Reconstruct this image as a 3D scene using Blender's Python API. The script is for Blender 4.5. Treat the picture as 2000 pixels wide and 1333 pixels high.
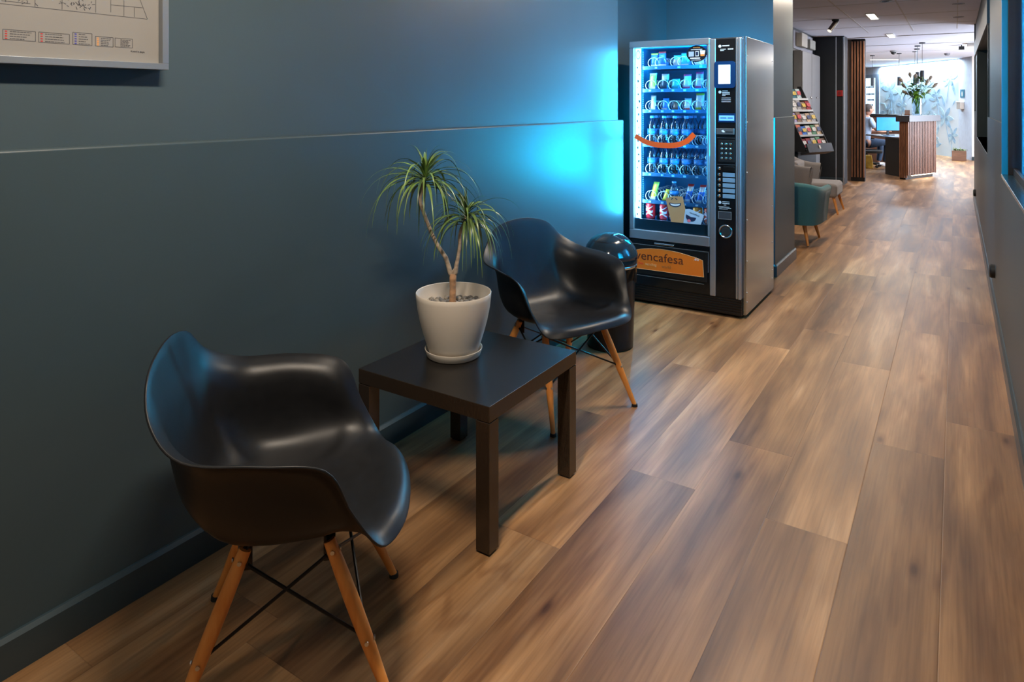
import bpy, bmesh, math, random
from mathutils import Vector, Matrix
random.seed(7)
PI = math.pi
for o in list(bpy.data.objects): bpy.data.objects.remove(o)
SC = bpy.context.scene
COL = SC.collection

# ------------------------------------------------------------------ camera
cd = bpy.data.cameras.new('camera'); cam = bpy.data.objects.new('camera', cd); COL.objects.link(cam)
cam.location = (1.893, 0, 1.358)
cam.rotation_euler = (PI/2, 0, math.atan2(868, 1333))
cd.sensor_width = 36; cd.lens = 36*1333/2000; cd.shift_y = -(666.5-202)/2000
cd.clip_start = .02; cd.clip_end = 100
SC.camera = cam
# ------------------------------------------------------------------ view and world
SC.view_settings.view_transform = 'Standard'; SC.view_settings.look = 'None'
SC.view_settings.gamma = 1; SC.view_settings.use_curve_mapping = False
SC.view_settings.exposure = 0.12
W = bpy.data.worlds.new('world'); SC.world = W; W.use_nodes = True
W.node_tree.nodes['Background'].inputs[0].default_value = (.62, .82, 1, 1)
W.node_tree.nodes['Background'].inputs[1].default_value = 3.0

def area(name, loc, size, power, col, rot=(0, 0, 0), size_y=None, spread=None):
    l = bpy.data.lights.new(name, 'AREA'); l.energy = power; l.color = col; l.size = size
    if size_y: l.shape = 'RECTANGLE'; l.size_y = size_y
    if spread: l.spread = spread
    o = bpy.data.objects.new(name, l); COL.objects.link(o); o.location = loc; o.rotation_euler = rot
    return o
def strip_light(name, loc, d, along, sx, sy, power, col):
    o = area(name, loc, sx, power, col, size_y=sy); z = -Vector(d).normalized(); y = Vector(along).normalized(); y = (y-z*y.dot(z)).normalized(); x = y.cross(z)
    o.rotation_euler = Matrix((x, y, z)).transposed().to_euler(); return o
WARM = (1, .84, .67); COOL = (.72, .86, 1)
H = 2.48                                                     # ceiling height
LAMP_Y = (-2.0, .96, 3.93, 6.9, 9.87, 12.84)
LAMP_P = (16, 38, 40, 34, 26, 20)
for y, p in zip(LAMP_Y, LAMP_P):
    area('ceiling_lamp_light', (.99, y, H-.03), .09, p, WARM, size_y=.6)
# cold cove light over the mural and area lights below the reception ceiling
strip_light('cove_light', (.92, 21.85, 2.43), (.25, .16, -1), (-.543, .839, 0), .10, 3.6, 220, (.72, .89, 1))
strip_light('lobby_ceiling_fill', (4.75, 15.2, 1.35), (-1, -.15, .8), (0, 1, 0), 1.8, 3.0, 440, (.76, .84, 1))  # added unseen fill, tilted up to brighten the lobby ceiling
strip_light('curtain_fill_light', (2.40, 4.22, 1.45), (-1, 0, 0), (0, 0, 1), .4, 1.1, 60, (.12, .62, 1)).data.spread = math.radians(50)  # added lamp behind the curtain to make its fabric brighter
for x, y, p in ((-.9, 17.5, 60), (.9, 18.2, 70), (1.2, 16.0, 30)):
    area('reception_light', (x, y, H-.03), .5, p, COOL)
area('side_hall_light', (2.9, 17.6, H-.03), .5, 70, (1, .86, .70))
# blue lamp in the room behind the window on the right
strip_light('blue_room_light', (2.62, 2.75, 1.6), (-.60, .80, .06), (0, 0, 1), 1.0, 1.0, 70, (.0, .55, 1)).data.spread = math.radians(110)

# ------------------------------------------------------------------ helpers
class B:
    def __init__(s): s.b = bmesh.new()
    def add(s, vs, fs):
        v = [s.b.verts.new(p) for p in vs]
        for f in fs:
            try: s.b.faces.new([v[i] for i in f])
            except ValueError: pass
        return s
    def box(s, x0, x1, y0, y1, z0, z1, M=None):
        vs = [Vector((x, y, z)) for z in (z0, z1) for y in (y0, y1) for x in (x0, x1)]
        if M: vs = [M @ v for v in vs]
        return s.add(vs, [(0, 2, 3, 1), (4, 5, 7, 6), (0, 1, 5, 4), (2, 6, 7, 3), (0, 4, 6, 2), (1, 3, 7, 5)])
    def prism(s, pts, d):                      # closed planar polygon (3-D points) extruded by vector d
        n = len(pts); d = Vector(d); P = [Vector(p) for p in pts]
        return s.add(P+[p+d for p in P], [tuple(range(n))[::-1], tuple(range(n, 2*n))]+[(i, (i+1) % n, n+(i+1) % n, n+i) for i in range(n)])
    def tube(s, path, r, seg=8, caps=True, flat=1.0, closed=False):
        P = [Vector(p) for p in path]; n = len(P)
        if not hasattr(r, '__len__'): r = [r]*n
        vs, fs = [], []; up = None
        for i, p in enumerate(P):
            if closed: t = P[(i+1) % n]-P[i-1]
            else: t = (P[min(i+1, n-1)]-P[max(i-1, 0)])
            t.normalize()
            if up is None: up = t.orthogonal().normalized()
            up = (up-t*up.dot(t)).normalized(); w = t.cross(up)
            for k in range(seg):
                a = 2*PI*k/seg; vs.append(p+(up*math.cos(a)*flat+w*math.sin(a))*r[i])
        m = n if closed else n-1
        for i in range(m):
            for k in range(seg):
                a = i*seg+k; b = i*seg+(k+1) % seg; j = ((i+1) % n)*seg
                fs.append((a, b, j+(k+1) % seg, j+k))
        if caps and not closed: fs += [tuple(range(seg))[::-1], tuple(range((n-1)*seg, n*seg))]
        return s.add(vs, fs)
    def lathe(s, c, prof, seg=48, ax=None):    # profile of (radius, height) round a vertical axis at c
        c = Vector(c); vs, fs = [], []; n = len(prof)
        for r, h in prof:
            for k in range(seg):
                a = 2*PI*k/seg; vs.append(c+Vector((r*math.cos(a), r*math.sin(a), h)) if ax is None else c+ax @ Vector((r*math.cos(a), r*math.sin(a), h)))
        for i in range(n-1):
            for k in range(seg):
                fs.append((i*seg+k, i*seg+(k+1) % seg, (i+1)*seg+(k+1) % seg, (i+1)*seg+k))
        if prof[0][0] > 1e-5: fs.append(tuple(range(seg))[::-1])
        if prof[-1][0] > 1e-5: fs.append(tuple(range((n-1)*seg, n*seg)))
        s.add(vs, fs); bmesh.ops.remove_doubles(s.b, verts=s.b.verts[-n*seg:], dist=1e-6); return s
    def ball(s, c, r, sc=(1, 1, 1), sub=2, M=None):
        m = Matrix.Translation(c) @ (M or Matrix()) @ Matrix.Diagonal((sc[0]*r, sc[1]*r, sc[2]*r, 1))
        bmesh.ops.create_icosphere(s.b, subdivisions=sub, radius=1, matrix=m); return s
    def grid(s, G, closed=False):
        n, m = len(G), len(G[0]); vs = [p for row in G for p in row]; fs = []
        for i in range(n-1 if not closed else n):
            for j in range(m-1):
                a = i*m+j; b = ((i+1) % n)*m+j; fs.append((a, a+1, b+1, b))
        return s.add(vs, fs)

def obj(name, b, mat, parent=None, smooth=False, bevel=0, seg=2, auto=None):
    bm = b.b if isinstance(b, B) else b
    bmesh.ops.recalc_face_normals(bm, faces=bm.faces)
    me = bpy.data.meshes.new(name)
    if parent is not None: bm.transform(parent_world(parent).inverted())
    else:
        xs = [v.co for v in bm.verts]
        c = Vector(((min(v.x for v in xs)+max(v.x for v in xs))/2, (min(v.y for v in xs)+max(v.y for v in xs))/2, min(v.z for v in xs)))
        bm.transform(Matrix.Translation(-c))
    bm.to_mesh(me); bm.free()
    for m in (mat if isinstance(mat, (list, tuple)) else [mat]): me.materials.append(m)
    o = bpy.data.objects.new(name, me); COL.objects.link(o)
    if parent is not None: o.parent = parent
    else: o.location = c
    if smooth or bevel:
        for p in me.polygons: p.use_smooth = True
    if bevel:
        md = o.modifiers.new('bevel', 'BEVEL'); md.width = bevel; md.segments = seg; md.limit_method = 'ANGLE'; md.angle_limit = math.radians(40)
        md.harden_normals = True
    elif smooth and auto:
        e = o.modifiers.new('split', 'EDGE_SPLIT'); e.split_angle = math.radians(auto)
    return o
def parent_world(o):
    M = Matrix.LocRotScale(o.location, o.rotation_euler, None)
    return (parent_world(o.parent) @ M) if o.parent else M
def tag(o, label, cat, group=None, kind=None):
    if label: o['label'] = label
    if cat: o['category'] = cat
    if group: o['group'] = group
    if kind: o['kind'] = kind
    return o
def thing(name, label, cat, loc=(0, 0, 0), rz=0, group=None):
    o = bpy.data.objects.new(name, None); COL.objects.link(o); o.empty_display_size = .1
    o.location = loc; o.rotation_euler = (0, 0, rz); return tag(o, label, cat, group)
def struct(name, b, mat, **k):
    o = obj(name, b, mat, **k); o['kind'] = 'structure'; return o
def copy_tree(o, parent=None):
    c = o.copy(); COL.objects.link(c)
    if parent: c.parent = parent
    for ch in list(o.children): copy_tree(ch, c)
    return c
def S(r, g, b): return tuple(((c/255+.055)/1.055)**2.4 if c > 10 else c/255/12.92 for c in (r, g, b))
_m = {}
def mat(name, col, rough=.5, metal=0, var=.06, scale=8, spec=.5, bump=0, bscale=60, emis=None, es=0, coat=0, stretch=(1, 1, 1), sheen=0, rvar=0):
    if name in _m: return _m[name]
    m = bpy.data.materials.new(name); m.use_nodes = True; nt = m.node_tree; N = nt.nodes; L = nt.links
    p = N['Principled BSDF']; p.inputs['Roughness'].default_value = rough; p.inputs['Metallic'].default_value = metal
    p.inputs['Specular IOR Level'].default_value = spec; p.inputs['Coat Weight'].default_value = coat
    p.inputs['Sheen Weight'].default_value = sheen
    tc = N.new('ShaderNodeTexCoord'); mp = N.new('ShaderNodeMapping'); L.new(tc.outputs['Object'], mp.inputs[0]); mp.inputs['Scale'].default_value = stretch
    n = N.new('ShaderNodeTexNoise'); n.inputs['Scale'].default_value = scale; n.inputs['Detail'].default_value = 4; L.new(mp.outputs[0], n.inputs['Vector'])
    r = N.new('ShaderNodeValToRGB'); r.color_ramp.elements[0].position = .3; r.color_ramp.elements[1].position = .7
    r.color_ramp.elements[0].color = tuple(c*(1-var) for c in col)+(1,); r.color_ramp.elements[1].color = tuple(min(1, c*(1+var)) for c in col)+(1,)
    L.new(n.outputs['Fac'], r.inputs[0]); L.new(r.outputs[0], p.inputs['Base Color'])
    if rvar:
        mr = N.new('ShaderNodeMapRange'); mr.inputs['To Min'].default_value = rough-rvar; mr.inputs['To Max'].default_value = rough+rvar
        L.new(n.outputs['Fac'], mr.inputs['Value']); L.new(mr.outputs[0], p.inputs['Roughness'])
    if bump:
        b = N.new('ShaderNodeBump'); b.inputs['Strength'].default_value = bump; b.inputs['Distance'].default_value = .002
        n2 = N.new('ShaderNodeTexNoise'); n2.inputs['Scale'].default_value = bscale; n2.inputs['Detail'].default_value = 3; L.new(mp.outputs[0], n2.inputs['Vector'])
        L.new(n2.outputs['Fac'], b.inputs['Height']); L.new(b.outputs[0], p.inputs['Normal'])
    if emis: p.inputs['Emission Color'].default_value = emis+(1,); p.inputs['Emission Strength'].default_value = es
    _m[name] = m; return m
def clear(name, tint=(1, 1, 1), mix=.12, rough=.02):
    if name in _m: return _m[name]
    m = bpy.data.materials.new(name); m.use_nodes = True; N = m.node_tree.nodes; L = m.node_tree.links
    N.remove(N['Principled BSDF']); out = N['Material Output']
    t = N.new('ShaderNodeBsdfTransparent'); t.inputs[0].default_value = tint+(1,)
    g = N.new('ShaderNodeBsdfGlossy'); g.inputs['Roughness'].default_value = rough
    f = N.new('ShaderNodeFresnel'); f.inputs[0].default_value = 1.45
    a = N.new('ShaderNodeMath'); a.operation = 'MULTIPLY'; a.inputs[1].default_value = mix*8; a.use_clamp = True; L.new(f.outputs[0], a.inputs[0])
    x = N.new('ShaderNodeMixShader'); L.new(a.outputs[0], x.inputs[0]); L.new(t.outputs[0], x.inputs[1]); L.new(g.outputs[0], x.inputs[2]); L.new(x.outputs[0], out.inputs[0])
    _m[name] = m; return m
def wood(name, c1, c2, scale=3, rough=.45, axis=(1, 1, .12), c3=None):
    if name in _m: return _m[name]
    m = bpy.data.materials.new(name); m.use_nodes = True; N = m.node_tree.nodes; L = m.node_tree.links; p = N['Principled BSDF']
    p.inputs['Roughness'].default_value = rough
    tc = N.new('ShaderNodeTexCoord'); mp = N.new('ShaderNodeMapping'); mp.inputs['Scale'].default_value = axis; L.new(tc.outputs['Object'], mp.inputs[0])
    n = N.new('ShaderNodeTexNoise'); n.inputs['Scale'].default_value = scale*12; n.inputs['Detail'].default_value = 6; n.inputs['Distortion'].default_value = .6; L.new(mp.outputs[0], n.inputs['Vector'])
    r = N.new('ShaderNodeValToRGB'); r.color_ramp.elements[0].position = .3; r.color_ramp.elements[1].position = .7
    r.color_ramp.elements[0].color = c1+(1,); r.color_ramp.elements[1].color = c2+(1,)
    L.new(n.outputs['Fac'], r.inputs[0]); L.new(r.outputs[0], p.inputs['Base Color'])
    _m[name] = m; return m

# ------------------------------------------------------------------ materials
M_wall = mat('wall_paint', (.048, .074, .086), .42, var=.03, scale=3, spec=.5, bump=.05, bscale=25)
M_wall2 = mat('wall_paint_upper', (.057, .086, .101), .46, var=.03, scale=3, spec=.5, bump=.05, bscale=25)
M_skirt = mat('skirting_paint', (.034, .055, .066), .30, var=.04, scale=5)
M_dark = mat('dark_navy_paint', (.013, .018, .023), .45, var=.05)
M_ceil = mat('ceiling_tile', (.80, .83, .95), .75, var=.02, scale=6)
M_blackpl = mat('black_plastic', (.0085, .0085, .0095), .42, spec=.38, var=.12, scale=30, bump=.06, bscale=700, rvar=.04)
M_blackwire = mat('black_steel', (.010, .010, .010), .35, metal=.3)
M_rubber = mat('black_rubber', (.012, .012, .012), .7)
M_beech = wood('beech_leg', S(214, 132, 58), S(236, 160, 84), 3, .38)
M_steel = mat('brushed_steel', (.55, .56, .57), .30, metal=1, var=.05, scale=3, stretch=(1, 1, 12), rvar=.05)
M_silver = mat('silver_trim', (.50, .53, .57), .33, metal=.85, var=.04)
M_chrome = mat('chrome', (.75, .75, .75), .12, metal=1)
M_gloss = mat('gloss_black', (.006, .006, .007), .16, var=.1)
M_matblk = mat('matt_black', (.010, .010, .010), .5, var=.1)
M_tabtop = mat('black_brown_foil', (.0095, .0080, .0070), .30, var=.15, scale=40, stretch=(1, 8, 1), rvar=.03)
M_tabside = mat('black_brown_foil_lit', (.030, .0195, .0125), .27, var=.12, scale=40, stretch=(6, 1, 1), spec=.65)  # same foil made browner: floor reflection on the sides painted into the colour
M_white = mat('white_card', (.72, .72, .72), .6)
M_pot = mat('cream_plastic', (.76, .69, .60), .42, var=.03, scale=3)
M_bark = mat('bark', (.42, .23, .12), .75, var=.35, scale=22, bump=.6, bscale=90, stretch=(1, 1, 2.4))
M_barkg = mat('bark_grey', (.42, .33, .25), .75, var=.35, scale=25, bump=.6, bscale=90, stretch=(1, 1, 3))

def floor_mat():
    m = bpy.data.materials.new('wood_plank_floor'); m.use_nodes = True; N = m.node_tree.nodes; L = m.node_tree.links; p = N['Principled BSDF']
    at = N.new('ShaderNodeAttribute'); at.attribute_name = 'plank'; uv = N.new('ShaderNodeUVMap'); uv.uv_map = 'UVMap'
    def math_(op, a, b=None, clamp=False):
        n = N.new('ShaderNodeMath'); n.operation = op; n.use_clamp = clamp
        for i, v in enumerate((a, b)):
            if v is None: continue
            if isinstance(v, (int, float)): n.inputs[i].default_value = v
            else: L.new(v, n.inputs[i])
        return n.outputs[0]
    sep = N.new('ShaderNodeSeparateXYZ'); L.new(uv.outputs[0], sep.inputs[0])
    u, v = sep.outputs[0], sep.outputs[1]; pid = at.outputs['Fac']
    def vec(su, sv, k):
        c = N.new('ShaderNodeCombineXYZ'); L.new(math_('MULTIPLY', u, su), c.inputs[0]); L.new(math_('MULTIPLY', v, sv), c.inputs[1]); L.new(math_('MULTIPLY', pid, k), c.inputs[2]); return c.outputs[0]
    def noise(vc, s, d=3, dist=0):
        n = N.new('ShaderNodeTexNoise'); n.inputs['Scale'].default_value = s; n.inputs['Detail'].default_value = d; n.inputs['Distortion'].default_value = dist; L.new(vc, n.inputs['Vector']); return n.outputs['Fac']
    def ramp(f, els):
        r = N.new('ShaderNodeValToRGB'); e = r.color_ramp.elements
        e[0].position, e[0].color = els[0][0], els[0][1]+(1,); e[1].position, e[1].color = els[-1][0], els[-1][1]+(1,)
        for pos, c in els[1:-1]: q = e.new(pos); q.color = c+(1,)
        L.new(f, r.inputs[0]); return r.outputs[0]
    def mix(t, f, a, b):
        n = N.new('ShaderNodeMixRGB'); n.blend_type = t
        for i, q in enumerate((f, a, b)):
            if isinstance(q, (int, float)): n.inputs[i].default_value = q
            elif isinstance(q, tuple): n.inputs[i].default_value = q+(1,)
            else: L.new(q, n.inputs[i])
        return n.outputs[0]
    band = noise(vec(7.0, .80, 31.7), 1.0, 2.2, .45)              # broad light and dark streaks of each board
    base = ramp(band, [(.28, (.155, .076, .032)), (.40, (.225, .114, .048)), (.51, (.315, .165, .068)), (.61, (.42, .232, .103)), (.72, (.54, .330, .170))])
    grey = noise(vec(5, .7, 77.1), 1.0, 2, .3)
    base = mix('MIX', ramp(grey, [(.50, (0, 0, 0)), (.74, (.42, .42, .42))]), base, (.150, .088, .052))
    mid = noise(vec(26, 3.0, 41.0), 1.0, 5, 1.2)
    base = mix('MULTIPLY', .28, base, ramp(mid, [(.32, (.66, .60, .56)), (.5, (1, 1, 1)), (.70, (1.22, 1.16, 1.10))]))
    # cathedral figure
    w = N.new('ShaderNodeTexWave'); w.wave_type = 'RINGS'; w.inputs['Scale'].default_value = 3.2; w.inputs['Distortion'].default_value = 4.5; w.inputs['Detail'].default_value = 2; w.inputs['Detail Scale'].default_value = .8
    L.new(vec(8, .9, 12.3), w.inputs['Vector'])
    wm = noise(vec(4, 1.3, 53.0), 1.0, 2)
    base = mix('MULTIPLY', ramp(wm, [(.46, (0, 0, 0)), (.62, (.65, .65, .65))]), base, ramp(w.outputs['Fac'], [(.0, (.70, .62, .57)), (.28, (1, 1, 1)), (1, (1.0, 1.0, 1.0))]))
    gr = noise(vec(110, 3.2, 19.0), 1.0, 4, .2)
    base = mix('MULTIPLY', .65, base, ramp(gr, [(.30, (.68, .63, .60)), (.60, (1.08, 1.06, 1.05))]))
    # knots
    vo = N.new('ShaderNodeTexVoronoi'); vo.inputs['Scale'].default_value = 1; L.new(vec(6.5, 2.1, 5.1), vo.inputs['Vector'])
    base = mix('MULTIPLY', 1.0, base, ramp(vo.outputs['Distance'], [(.03, (.35, .27, .22)), (.09, (.80, .74, .7)), (.17, (1, 1, 1))]))
    br = math_('ADD', math_('MULTIPLY', math_('FRACT', math_('MULTIPLY', pid, 7.31)), .36), .80)
    cb = N.new('ShaderNodeCombineXYZ'); [L.new(br, cb.inputs[i]) for i in range(3)]
    base = mix('MULTIPLY', 1.0, base, cb.outputs[0])
    # joints between boards
    Wd, Ln = .2435, 1.625
    eu = math_('MINIMUM', u, math_('SUBTRACT', Wd, u)); ev = math_('MINIMUM', v, math_('SUBTRACT', Ln, v)); e = math_('MINIMUM', eu, ev)
    seam = math_('SUBTRACT', 1.0, math_('DIVIDE', e, .0022), True)
    seam = math_('MAXIMUM', seam, 0.0, True)
    base = mix('MULTIPLY', math_('MULTIPLY', seam, .35), base, (.35, .28, .22))
    L.new(base, p.inputs['Base Color'])
    L.new(math_('ADD', math_('MULTIPLY', gr, .10), .36), p.inputs['Roughness'])
    b = N.new('ShaderNodeBump'); b.inputs['Strength'].default_value = .25; b.inputs['Distance'].default_value = .0015
    L.new(math_('SUBTRACT', math_('MULTIPLY', gr, .35), seam), b.inputs['Height']); L.new(b.outputs[0], p.inputs['Normal'])
    p.inputs['Specular IOR Level'].default_value = .26
    return m

# ------------------------------------------------------------------ room shell
def make_floor():
    bm = bmesh.new(); ul = bm.loops.layers.uv.new('UVMap'); fl = bm.faces.layers.float.new('plank')
    Wd, Ln = .2435, 1.625
    off = {-5: .30, -4: 1.17, -3: 1.55, -2: 3.445, -1: 2.36, 0: 2.78, 1: 3.95, 2: 3.08, 3: 3.45, -6: 1.9}
    off[-5] = .825; off[-4] = 1.17; off[-3] = 2.70
    for k in range(-26, 12):
        x0 = 1.125+k*Wd; o = off.get(k, random.uniform(0, Ln)) % Ln - 3*Ln
        n = 0
        while o+n*Ln < 27:
            y0 = o+n*Ln; y1 = y0+Ln; x1 = x0+Wd
            f = bm.faces.new([bm.verts.new(p) for p in ((x0, y0, 0), (x1, y0, 0), (x1, y1, 0), (x0, y1, 0))])
            f[fl] = random.random()*10
            fu = random.random() < .5; fv = random.random() < .5
            for l, (a, b) in zip(f.loops, ((0, 0), (Wd, 0), (Wd, Ln), (0, Ln))): l[ul].uv = (Wd-a if fu else a, Ln-b if fv else b)
            n += 1
    me = bpy.data.meshes.new('floor'); bm.to_mesh(me); bm.free(); me.materials.append(floor_mat())
    o = bpy.data.objects.new('floor', me); COL.objects.link(o); o['kind'] = 'structure'
make_floor()

# corridor, left side: wainscot to 1.25 m with a small ledge, upper wall set back
struct('wall_left', B().box(-.15, 0, -2.6, 4.30, 0, 1.246), M_wall, bevel=.008)
struct('wall_left_upper', B().box(-.15, -.016, -2.6, 4.235, 1.246, 2.6), M_wall2)
def skirt(name, pts, h=.094, t=.016):
    b = B()
    for (x0, y0), (x1, y1) in zip(pts[:-1], pts[1:]):
        d = Vector((x1-x0, y1-y0, 0)); L_ = d.length; d.normalize(); n = Vector((d.y, -d.x, 0))
        P = Vector((x0, y0, 0)); e = d*(L_)
        b.prism([P, P+n*t, P+n*t+Vector((0, 0, h-.010)), P+n*(t-.009)+Vector((0, 0, h)), P+Vector((0, 0, h))], e)
    return struct(name, b, M_skirt)
skirt('baseboard_left', [(0, -2.6), (0, 4.30)])
# alcove of the vending machine
struct('wall_alcove_side', B().box(-.33, -.18, 4.25, 5.6, 0, 2.6), M_wall2)
struct('wall_alcove_back', B().box(-.33, .705, 5.6, 6.36, 0, 1.246), M_wall, bevel=.003)
struct('wall_alcove_back_upper', B().box(-.33, .690, 5.6, 6.36, 1.246, 2.6), M_wall2)
skirt('baseboard_alcove', [(-.18, 5.6), (.72, 5.6)]); skirt('baseboard_pier', [(.705, 5.585), (.705, 6.36)])
# lobby, left side
struct('wall_lobby_left', B().box(-.33, -.12, 6.36, 12.5, 0, 2.6), M_dark)
struct('wall_lobby_end', B().box(-3.2, .20, 12.5, 12.9, 0, 2.6).box(.20, .33, 12.5, 12.9, 0, 2.6), M_dark)
struct('trim_1', B().box(.205, .222, 12.47, 12.5, 0, 2.46), M_silver)
struct('trim_2', B().box(.318, .337, 12.47, 12.5, 0, 2.46), M_silver)
skirt('baseboard_lobby', [(-.12, 12.5), (.34, 12.5)], h=.12)
struct('wall_reception_left', B().box(-3.2, -3.05, 12.9, 29, 0, 2.6), M_dark)

# right side of the corridor
XR = 2.105
b = B().box(XR, XR+.25, -2.6, 11.63, 0, .945)
b.box(XR, XR+.25, -2.6, 1.1, .945, 1.246).box(XR, XR+.25, 4.711, 6.80, .945, 1.246).box(XR, XR+.25, 10.2, 11.63, .945, 1.246)
struct('wall_right', b, M_wall)
b = B().box(XR+.014, XR+.25, -2.6, 1.1, 1.246, 2.6).box(XR+.014, XR+.25, 4.711, 6.80, 1.246, 2.6).box(XR+.014, XR+.25, 10.2, 11.63, 1.246, 2.6)
b.box(XR+.014, XR+.25, 1.1, 4.711, 2.05, 2.6).box(XR+.014, XR+.25, 6.80, 10.2, 2.01, 2.6)
struct('wall_right_upper', b, M_wall2)
struct('trim_3', B().box(XR-.004, XR+.02, 6.76, 11.63, 2.01, 2.20), M_wall)
b = B()
P = Vector((XR, 11.63, 0))
b.prism([P, P+Vector((-.014, 0, 0)), P+Vector((-.014, 0, .084)), P+Vector((-.006, 0, .094)), P+Vector((0, 0, .094))], (0, -14.2, 0))
struct('baseboard_right', b, M_skirt)
M_blue = mat('painted_blue_light', (.0, .27, .55), .35, var=.08, scale=2)  # blue light on the reveal, painted into its base colour
# near window: sill, blue reveal, black frame, pane
win = thing('window_1', None, None, (XR+.1, 2.9, .94)); win['kind'] = 'structure'
obj('window_sill', B().box(XR-.002, XR+.075, 1.1, 4.711, .945, .962), mat('dark_teal_sill', (.014, .035, .045), .22), win, bevel=.002)
obj('window_reveal', B().box(XR, XR+.028, 4.69, 4.712, .962, 2.05), M_blue, win)
obj('window_frame', B().box(XR+.028, XR+.075, 4.655, 4.705, .962, 2.05).box(XR+.05, XR+.075, 1.1, 4.66, .962, 1.0).box(XR+.05, XR+.075, 1.1, 4.66, 2.0, 2.05).box(XR+.05, XR+.075, 1.1, 1.15, 1.0, 2.0), M_matblk, win, bevel=.002)
obj('pane', B().box(XR+.058, XR+.064, 1.14, 4.66, .99, 2.01), clear('window_glass', (.9, .97, 1), .1), win)
# the room behind it
M_room = mat('side_room_wall', (.25, .35, .42), .7)
b = B().box(3.3, 3.42, -.2, 6.0, 0, 2.6).box(2.355, 3.42, 5.9, 6.02, 0, 2.6).box(2.355, 3.42, -.3, -.2, 0, 2.6).box(2.355, 3.42, -.3, 6.0, 2.5, 2.6)
struct('wall_side_room', b, M_room)
def drape(path, n, z0, z1, amp=.012):
    P = [Vector((x, y, 0)) for x, y in path]; L_ = [0]
    for a, c in zip(P[:-1], P[1:]): L_.append(L_[-1]+(c-a).length)
    G = []; m = n*10
    for i in range(m+1):
        s_ = L_[-1]*i/m; k = max(q for q in range(len(P)-1) if L_[q] <= s_+1e-9); d = (P[k+1]-P[k]).normalized(); p = P[k]+d*(s_-L_[k]); nn = Vector((-d.y, d.x, 0)); a = 2*PI*i/10
        p = p+nn*(amp*math.sin(a)+amp*.25*math.sin(a*2.3)); G.append([Vector((p.x, p.y, z0+(z1-z0)*q/4)) for q in range(5)])
    return B().grid(G)
cu = obj('curtain', drape([(XR+.092, 3.50), (XR+.092, 4.60), (XR+.26, 4.63)], 30, .85, 2.3), mat('blue_curtain', (.10, .55, .75), .75, sheen=.2, var=.15, scale=5), smooth=True)
tag(cu, 'bright blue pleated curtain hanging behind the window glass at the right edge', 'curtain')
nt = cu.data.materials[0].node_tree; tr_ = nt.nodes.new('ShaderNodeBsdfTranslucent'); tr_.inputs[0].default_value = (.35, .80, 1, 1)
mx_ = nt.nodes.new('ShaderNodeMixShader'); mx_.inputs[0].default_value = .6; nt.links.new(nt.nodes['Principled BSDF'].outputs[0], mx_.inputs[1]); nt.links.new(tr_.outputs[0], mx_.inputs[2]); nt.links.new(mx_.outputs[0], nt.nodes['Material Output'].inputs[0])
# far window: a deep dark reveal
win = thing('window_2', None, None, (XR+.1, 8.5, .94)); win['kind'] = 'structure'
obj('window_sill', B().box(XR-.002, XR+.20, 6.80, 10.2, .925, .945), M_wall, win, bevel=.002)
obj('window_frame', B().box(XR+.005, XR+.04, 6.80, 6.86, .945, 2.01).box(XR+.14, XR+.18, 6.86, 10.15, .945, .99).box(XR+.14, XR+.18, 6.86, 10.15, 1.96, 2.01).box(XR+.14, XR+.18, 10.1, 10.2, .945, 2.01).box(XR+.14, XR+.18, 6.8, 6.9, .945, 2.01).box(XR, XR+.18, 10.17, 10.2, .945, 2.01), mat('dark_green_frame', (.012, .022, .020), .4), win)
obj('pane', B().box(XR+.155, XR+.162, 6.9, 10.1, .99, 1.97), mat('dark_glass', (.01, .02, .02), .08), win)
struct('wall_right_back', B().box(XR+.25, XR+.3, 6.02, 11.63, 0, 2.6), M_dark)
struct('wall_right_end', B().box(XR, 5, 11.63, 11.75, 0, 2.6), M_wall2)
struct('wall_right_lobby', B().box(4.9, 5.0, 11.7, 29, 0, 2.6), M_white)
struct('wall_near', B().box(-.2, 2.4, -2.75, -2.6, 0, 2.6), M_wall2)
# mural wall, running away to the left, with the end panel and warm side hall
A0 = Vector((1.94, 20.4, 0)); DM = Vector((-.543, .839, 0)); DM.normalize(); NM = Vector((DM.y, -DM.x, 0))      # NM points away from the room
def mural_mat():
    m = bpy.data.materials.new('floral_mural'); m.use_nodes = True; N = m.node_tree.nodes; L = m.node_tree.links; p = N['Principled BSDF']; p.inputs['Roughness'].default_value = .7
    tc = N.new('ShaderNodeTexCoord'); n0 = N.new('ShaderNodeTexNoise'); n0.inputs['Scale'].default_value = .8; n0.inputs['Detail'].default_value = 3; L.new(tc.outputs['Object'], n0.inputs['Vector'])
    r0 = N.new('ShaderNodeValToRGB'); r0.color_ramp.elements[0].position = .35; r0.color_ramp.elements[0].color = (.42, .66, .86, 1); r0.color_ramp.elements[1].position = .65; r0.color_ramp.elements[1].color = (.80, .88, .92, 1)
    L.new(n0.outputs['Fac'], r0.inputs[0]); L.new(r0.outputs[0], p.inputs['Base Color']); return m
M_mural = mural_mat()
def on_mural(t, z, d=0): return A0+DM*t-NM*d+Vector((0, 0, z))
wm = struct('wall_mural', B().prism([on_mural(0, 0), on_mural(3.68, 0), on_mural(3.68, 2.6), on_mural(0, 2.6)], NM*.15), M_mural)
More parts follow.
